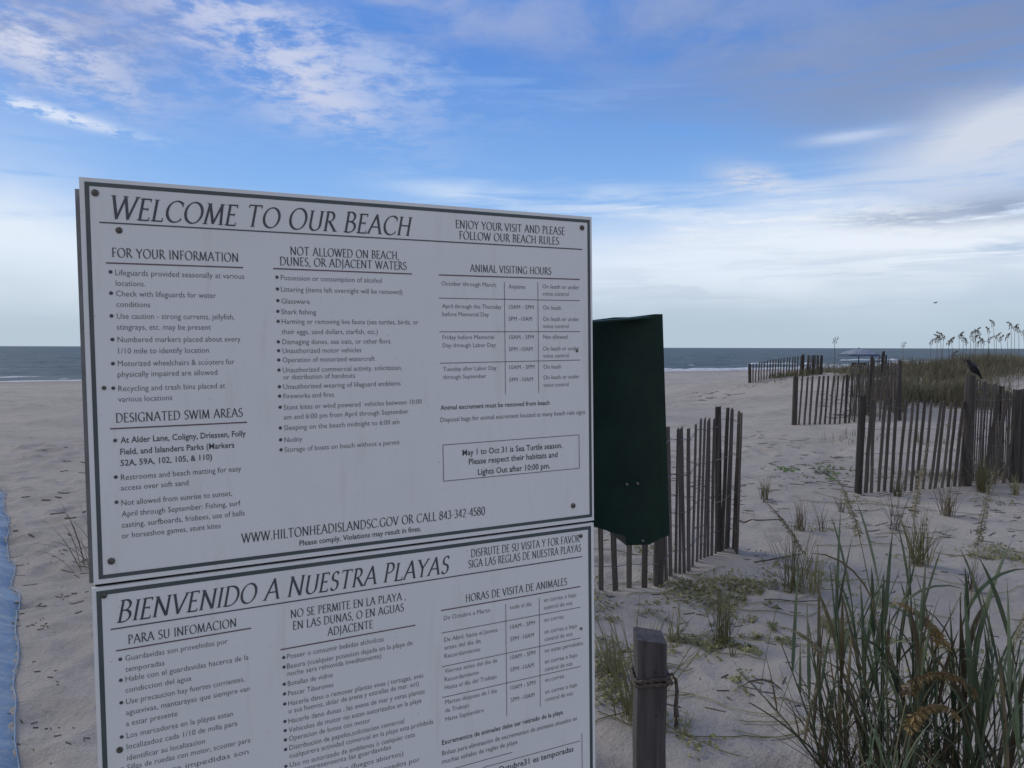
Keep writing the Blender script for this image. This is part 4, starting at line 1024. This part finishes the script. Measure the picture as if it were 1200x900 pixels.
cover('creeping_vine',[pat(790,690,190,22,1500),pat(860,700,90,26,900),pat(905,745,110,40,1500),pat(850,762,100,22,700),pat(730,730,80,50,900),pat(722,800,60,80,900),pat(725,870,60,60,500),
 pat(885,690,100,30,700),pat(800,740,120,30,700),pat(985,745,90,40,900),pat(1010,710,80,16,400),pat(1135,655,140,14,700),pat(1180,650,50,18,400),pat(1090,565,150,18,600,1.2),pat(940,668,80,30,600),
 pat(1165,590,70,16,300),pat(1010,590,60,10,160),pat(975,620,60,10,160),pat(830,600,120,8,160),pat(955,560,110,12,60),pat(800,862,60,20,120),pat(870,800,60,30,120),pat(735,640,80,20,500),pat(1060,745,160,50,500),pat(1140,800,120,50,300)],M_vine,seed=4)
cover('bright_creeper',[pat(952,555,66,12,520,1.5),pat(930,553,30,8,120,1.4),pat(980,551,24,8,120,1.4)],M_bright,seed=6,size=.022)
mb=MB(); random.seed(21)
def runner(x,y,a,L,n=14,rad=.0028):
    pts=[]
    for i in range(n):
        pts.append((x,y,sz(x,y)+.006+.004*random.random())); a+=random.uniform(-.28,.28); x+=math.cos(a)*L/n; y+=math.sin(a)*L/n
    mb.tube(pts,rad,3)
for _ in range(60):
    px=random.uniform(700,1195); py=random.uniform(560,860); x,y=hit(px,py); runner(x,y,random.uniform(-.5,.5)+random.choice((0,3.14)),random.uniform(.3,1.1))
mb.ob('vine_runners',M_vine,kind='stuff')
def stick(px,py,a,L,rad,name,label,ma=M_debris,cat='stick',curve=.1):
    x,y=hit(px,py); pts=[]; 
    for i in range(9):
        X=x+math.cos(a)*(i/8-.5)*L-math.sin(a)*curve*L*((i/8-.5)**2*2); Y=y+math.sin(a)*(i/8-.5)*L+math.cos(a)*curve*L*((i/8-.5)**2*2)
        pts.append((X-x,Y-y,sz(X,Y)-sz(x,y)+rad*.8))
    o=MB().tube(pts,[rad*(1-.05*i) for i in range(9)],5).ob(name,ma,None,True,(x,y,sz(x,y))); o['label']=label; o['category']=cat; o['group']='sticks and reeds on the sand'
stick(838,832,-.5,.09,.0028,'stick','short dark stick lying on bare sand right of the roped post')
stick(818,868,-.75,.42,.0022,'vine_stem','long straight vine stem running right from the foot of the roped post',M_vine,'stem',.05)
stick(915,654,.5,.5,.006,'reed_stalk','reed stalk slanting on sand above the creeping vines',M_debris,'stalk')
stick(888,610,.05,.5,.006,'reed_stalk','level reed stalk on sand right of the corner fence',M_debris,'stalk')
stick(930,705,.02,.36,.004,'reed_stalk','thin reed stalk beneath the two middle tufts',M_debris,'stalk')
# driftwood bits
mb=MB(); random.seed(31)
def bits(n,x0,x1,y0,y1,ls,thick=.003,cl=0):
    for _ in range(n):
        px=random.uniform(x0,x1); py=random.uniform(y0,y1)
        if cl and vnoise(px*.02,py*.06,51)<cl-.5: continue
        x,y=hit(px,py); L=random.uniform(.3,1)*ls; a=random.gauss(0,.6); c=random.uniform(-.2,.2)
        p=[(x+math.cos(a)*L*(t-.5),y+math.sin(a)*L*(t-.5)+c*L*(t-.5)**2,0) for t in (0,.5,1)]; p=[(a_,b_,sz(a_,b_)+thick*.7) for a_,b_,_ in p]
        mb.tube(p,[thick*random.uniform(.6,1.4)]*3,3)
bits(170,786,1000,500,600,.13,.004,.45); bits(60,786,1000,500,600,.3,.004,.5); bits(170,800,1000,455,500,.35,.008,.52); bits(260,700,1195,600,860,.07,.003,.5)
bits(150,12,104,640,765,.045,.0032,.54); bits(16,14,104,640,720,.11,.003); bits(40,10,104,770,895,.03,.003,.4); bits(60,8,100,470,630,.12,.006,.5); bits(60,1000,1196,575,640,.14,.004)
mb.ob('dry_reed_bits',M_debris,kind='stuff')
# ================================================================== dune grass
r=np.random.default_rng(9)
def grassfield(name,regions,ma,seed):
    r=np.random.default_rng(seed); V_=[]; 
    for (cx,cy,rx,ry,n,h,w) in regions:
        q=r.normal(size=(n*2,2))*.6; q=q[(q**2).sum(1)<1.5][:n]; X=cx+q[:,0]*rx; Y=cy+q[:,1]*ry
        keep=vnoise(X*.7,Y*.7,61)+.5*vnoise(X*2.1,Y*2.1,62)>-.22; X=X[keep]; Y=Y[keep]; n_=len(X)
        Z=szv(X,Y)-.03; H=h*r.uniform(.45,1.15,n_)*(1+.5*vnoise(X*1.3,Y*1.3,63)); A=r.uniform(0,6.28,n_); ln=r.uniform(.05,.55,n_); wd=w*r.uniform(.6,1.4,n_)
        dx_=np.cos(A)*ln*H; dy_=np.sin(A)*ln*H; ox=np.cos(A+1.57)*wd; oy=np.sin(A+1.57)*wd
        V_.append(np.stack([np.stack([X-ox,Y-oy,Z],-1),np.stack([X+ox,Y+oy,Z],-1),np.stack([X+dx_*.4+ox*.8,Y+dy_*.4+oy*.8,Z+H*.6],-1),np.stack([X+dx_*.4-ox*.8,Y+dy_*.4-oy*.8,Z+H*.6],-1),np.stack([X+dx_+ox*.15,Y+dy_+oy*.15,Z+H],-1),np.stack([X+dx_-ox*.15,Y+dy_-oy*.15,Z+H],-1)],1))
    Vv=np.concatenate(V_); k=np.arange(len(Vv))[:,None]*6
    fs=np.concatenate([k+np.array([[0,1,2,3]]),k+np.array([[3,2,4,5]])]); o=ob(name,big(name,Vv.reshape(-1,3),fs,ma)); o['kind']='stuff'; return o
grassfield('dune_grass',[(12.6,22.5,2.4,2.4,8500,.36,.006),(10.0,19.6,.9,1.6,2600,.42,.006),(10.6,17.8,.7,.9,2200,.50,.006),(15.5,24,3,2.6,9000,.45,.006),(12.8,27,2.2,3,6000,.4,.008),(22,28,6,4,9000,.45,.009),(17,31,4,3,5000,.4,.01),(8.2,17.6,.55,.9,1500,.75,.006)],M_dunegrass,2)
grassfield('low_fence_grass',[(9.2,25.2,.9,.25,420,.22,.006),(8.8,24.4,1.6,.6,200,.08,.006),(5.6,9.6,1.0,.3,500,.14,.004),(7.0,12.6,1.6,.7,700,.16,.005)],M_leafy,3)
# ---- sea oats standing up against the sky
HEADS=[(1091,401),(1098,399),(1102,397),(1106,395),(1111,402),(1115,400),(1124,394),(1129,397),(1133,401),(1138,393),(1141,398),(1144,389),(1148,391),(1153,401),(1159,388),(1164,380),(1158,399),(1168,395),(1172,398),(1180,396),(1185,383),(1189,385),(1194,388),(1199,390),(1145,403),(1117,417),(978,399),(1058,404),(1205,386),(1212,392)]
random.seed(5)
W1='first second third fourth fifth sixth seventh eighth ninth tenth eleventh twelfth thirteenth fourteenth fifteenth sixteenth seventeenth eighteenth nineteenth twentieth twenty-first twenty-second twenty-third twenty-fourth twenty-fifth twenty-sixth twenty-seventh twenty-eighth'.split()
_o=sorted((i for i,h in enumerate(HEADS) if h[0] not in (978,1117,1058)),key=lambda i:HEADS[i][0])
ORD={i:W1[k] for k,i in enumerate(_o)}
for i,(px,py) in enumerate(HEADS):
    d=random.uniform(17.5,22) if px>1070 else random.uniform(15,17)
    q=PX(px,py,d); lean=random.uniform(-.12,.05); bx=q.x-lean; bz=sz(bx,d); Hh=q.z-bz
    lab=ORD[i]+' sea oat stalk from the left in the row along the dune crest' if i in ORD else ''
    if px==978: lab='lone thin sea oat stalk left of the umbrella'
    if px==1117: lab='low dark sea oat head just left of the crow'
    if px==1058: lab='thin faint sea oat stalk above the middle fence'
    t=thing('sea_oat_stalk',(bx,d,bz),lab,'sea oat','sea oats along the dune crest' if i in ORD else None)
    pts=[(lean*(k/6)**2,0,-.05+(Hh+.05)*k/6) for k in range(7)]
    MB().tube(pts,[.0055]*6+[.004],4).ob('stem',M_dry if i%3 else M_dunegrass,t)
    mb=MB(); s_=.55 if px in(978,1058) else 1.0
    tipdir=random.choice((1,1,1,-1))*random.uniform(.35,1.1)
    for k in range(int(44*s_)):
        u=k/44; p=Vector((lean+tipdir*.16*u*u*1.2,random.uniform(-.01,.01),Hh-.02+.26*u-.10*u*u)); a=random.uniform(0,6.28); o_=Vector((math.cos(a)*.055,math.sin(a)*.05,random.uniform(-.055,.02)))*(1.2-.8*u)
        p=p+o_*.6; w_=.010*s_; mb.add([p,p+Vector((w_,w_*.3,-.016)),p+Vector((.004*tipdir,0,-.045)),p+Vector((-w_,-w_*.3,-.018))],[(0,1,2,3)]); 
    mb.ob('seed_head',M_seahead,t)
# ================================================================== crow
cx,cy=P2[0]+.02,P2[1]+.02; cz=sz(P2[0],P2[1])+1.305
crow=thing('crow',(cx,cy,cz),'black crow perched on the tall fence post facing left','bird')
body=MB(); bp=[(-.065,0,.235),(-.05,0,.235),(-.03,0,.225),(-.012,0,.20),(.01,0,.17),(.04,0,.13),(.07,0,.09),(.10,0,.05),(.125,0,.02)]
br=[.012,.026,.034,.034,.046,.060,.058,.038,.018]
body.tube(bp,br,12,True); cb=body.ob('body',M_crow,crow,True)
MB().tube([(-.062,0,.236),(-.085,0,.232),(-.115,0,.222)],[.012,.008,.001],8).ob('beak',M_beak,crow,True)
tl=MB(); tl.add([(.09,-.025,.06),(.09,.025,.06),(.19,.032,-.045),(.20,.0,-.05),(.19,-.032,-.045),(.10,-.02,.04),(.10,.02,.04),(.185,.025,-.055),(.185,-.025,-.055)],[(0,1,2,3,4),(5,8,7,6),(0,4,8,5),(1,6,7,2),(2,7,3),(3,8,4),(3,7,8)]); tl.ob('tail',M_crow,crow)
for s_ in (-1,1):
    wv=MB(); wv.tube([(-.0,s_*.030,.185),(.035,s_*.052,.145),(.075,s_*.050,.10),(.12,s_*.03,.045),(.165,s_*.014,-.005)],[.014,.034,.034,.022,.006],8,flat=.4); wv.ob('wing',M_crow,crow,True)
    MB().tube([(.035,s_*.022,.10),(.03,s_*.022,.05),(.02,s_*.02,.002)],[.014,.006,.005],6).ob('leg',M_beak,crow)
    MB().tube([(-.01,s_*.02,.004),(.02,s_*.02,.006),(.045,s_*.02,.003)],.004,5).ob('foot',M_beak,crow)
    MB().tube([(-.052,s_*.024,.240),(-.052,s_*.0275,.240)],.004,6).ob('eye',M_beak,crow)
crow.scale=(.74,.74,.74)
# ================================================================== far beach things
d=46.; ux=(1006-600)/F*d; uz=sz(ux,d)
um=thing('beach_umbrella',(ux,d,uz),'pale blue beach umbrella open above the far sand','umbrella')
zt=EYE-(407.6-407)/F*d-uz
cn=MB(); n=8; prof=[(.02,zt),(.35,zt-.05),(.8,zt-.16),(1.2,zt-.34)]
vs=[(p*math.cos(2*math.pi*k/n),p*math.sin(2*math.pi*k/n),z) for p,z in prof for k in range(n)]
cn.add(vs,[(i*n+k,i*n+(k+1)%n,(i+1)*n+(k+1)%n,(i+1)*n+k) for i in range(3) for k in range(n)]); cn.add([(v[0]*.99,v[1]*.99,v[2]-.02) for v in vs],[(i*n+k,(i+1)*n+k,(i+1)*n+(k+1)%n,i*n+(k+1)%n) for i in range(3) for k in range(n)])
cn.ob('canopy',M_umb,um)
vl=MB(); 
for k in range(n):
    a0,a1=2*math.pi*k/n,2*math.pi*(k+1)/n; r_=1.205
    vl.add([(r_*math.cos(a0),r_*math.sin(a0),zt-.33),(r_*math.cos(a1),r_*math.sin(a1),zt-.33),(r_*math.cos(a1),r_*math.sin(a1),zt-.44),(r_*math.cos((a0+a1)/2),r_*math.sin((a0+a1)/2),zt-.48),(r_*math.cos(a0),r_*math.sin(a0),zt-.44)],[(0,1,2,3,4)])
vl.ob('valance',M_umbd,um)
MB().tube([(0,0,-.3),(0,0,zt+.08)],.03,8).ob('pole',M_dark,um)
def chair(px,py,label,ma):
    x,y=hit(px,py); c=thing('beach_chair',(x,y,sz(x,y)),label,'chair','beach chairs under the umbrella',rotz=R(random.uniform(-20,20)))
    MB().box((-.3,-.28,.30),(.3,.25,.35)).ob('seat',ma,c)
    MB().box((-.3,-.04,0),(.3,.03,.62),Matrix.Translation((0,-.27,.33))@Matrix.Rotation(R(18),4,'X')).ob('backrest',ma,c)
    for a in (-.28,.28):
        for b in (-.24,.22): MB().tube([(a,b,-.03),(a,b*.7,.31)],.018,6).ob('leg',M_wire,c)
        MB().box((a-.03,-.3,.50),(a+.03,.24,.53)).ob('armrest',M_dark,c); MB().tube([(a,.2,.33),(a,.2,.5)],.015,5).ob('arm_support',M_wire,c)
random.seed(3)
chair(1000,433,'dark beach chair at the left under the umbrella',M_dark)
chair(1006,433,'dark beach chair in the middle under the umbrella',M_dark)
chair(1012,433,'dark chair right of the other two near the yellow chair',M_dark)
chair(1021,433,'yellow beach chair at the right under the umbrella',M_yel)
x,y=(1038-600)/F*44,44.
pz=thing('furled_umbrella',(x,y,sz(x,y)),'dark furled beach umbrella standing upright right of the open one','umbrella')
hp=EYE-7/F*44-sz(x,y)
MB().tube([(0,0,-.3),(0,0,hp)],.022,8).ob('pole',M_dark,pz); MB().tube([(0,0,hp-.62),(0,0,hp-.45),(0,0,hp-.1),(0,0,hp-.02)],[.08,.075,.05,.02],8).ob('canopy',M_dark,pz,True)
# a gull far off in the air
gp=PX(1096,355,120.); gb=thing('gull',gp,'tiny distant gull gliding in the sky above the dune','bird')
MB().tube([(-.3,0,0),(-.1,0,.02),(.1,0,.02),(.3,0,0)],[.02,.08,.07,.02],8).ob('body',M_wire,gb,True)
for s_ in (-1,1):
    MB().add([(-.1,0,.05),(.12,0,.05),(.16,s_*.4,.17),(-.0,s_*.38,.18),(.24,s_*.75,.10),(-.1,0,.03),(.12,0,.03),(.16,s_*.4,.155),(0,s_*.38,.165)],[(0,1,2,3),(3,2,4),(5,8,7,6),(8,4,7),(0,3,8,5),(1,6,7,2)]).ob('wing',M_wire,gb)
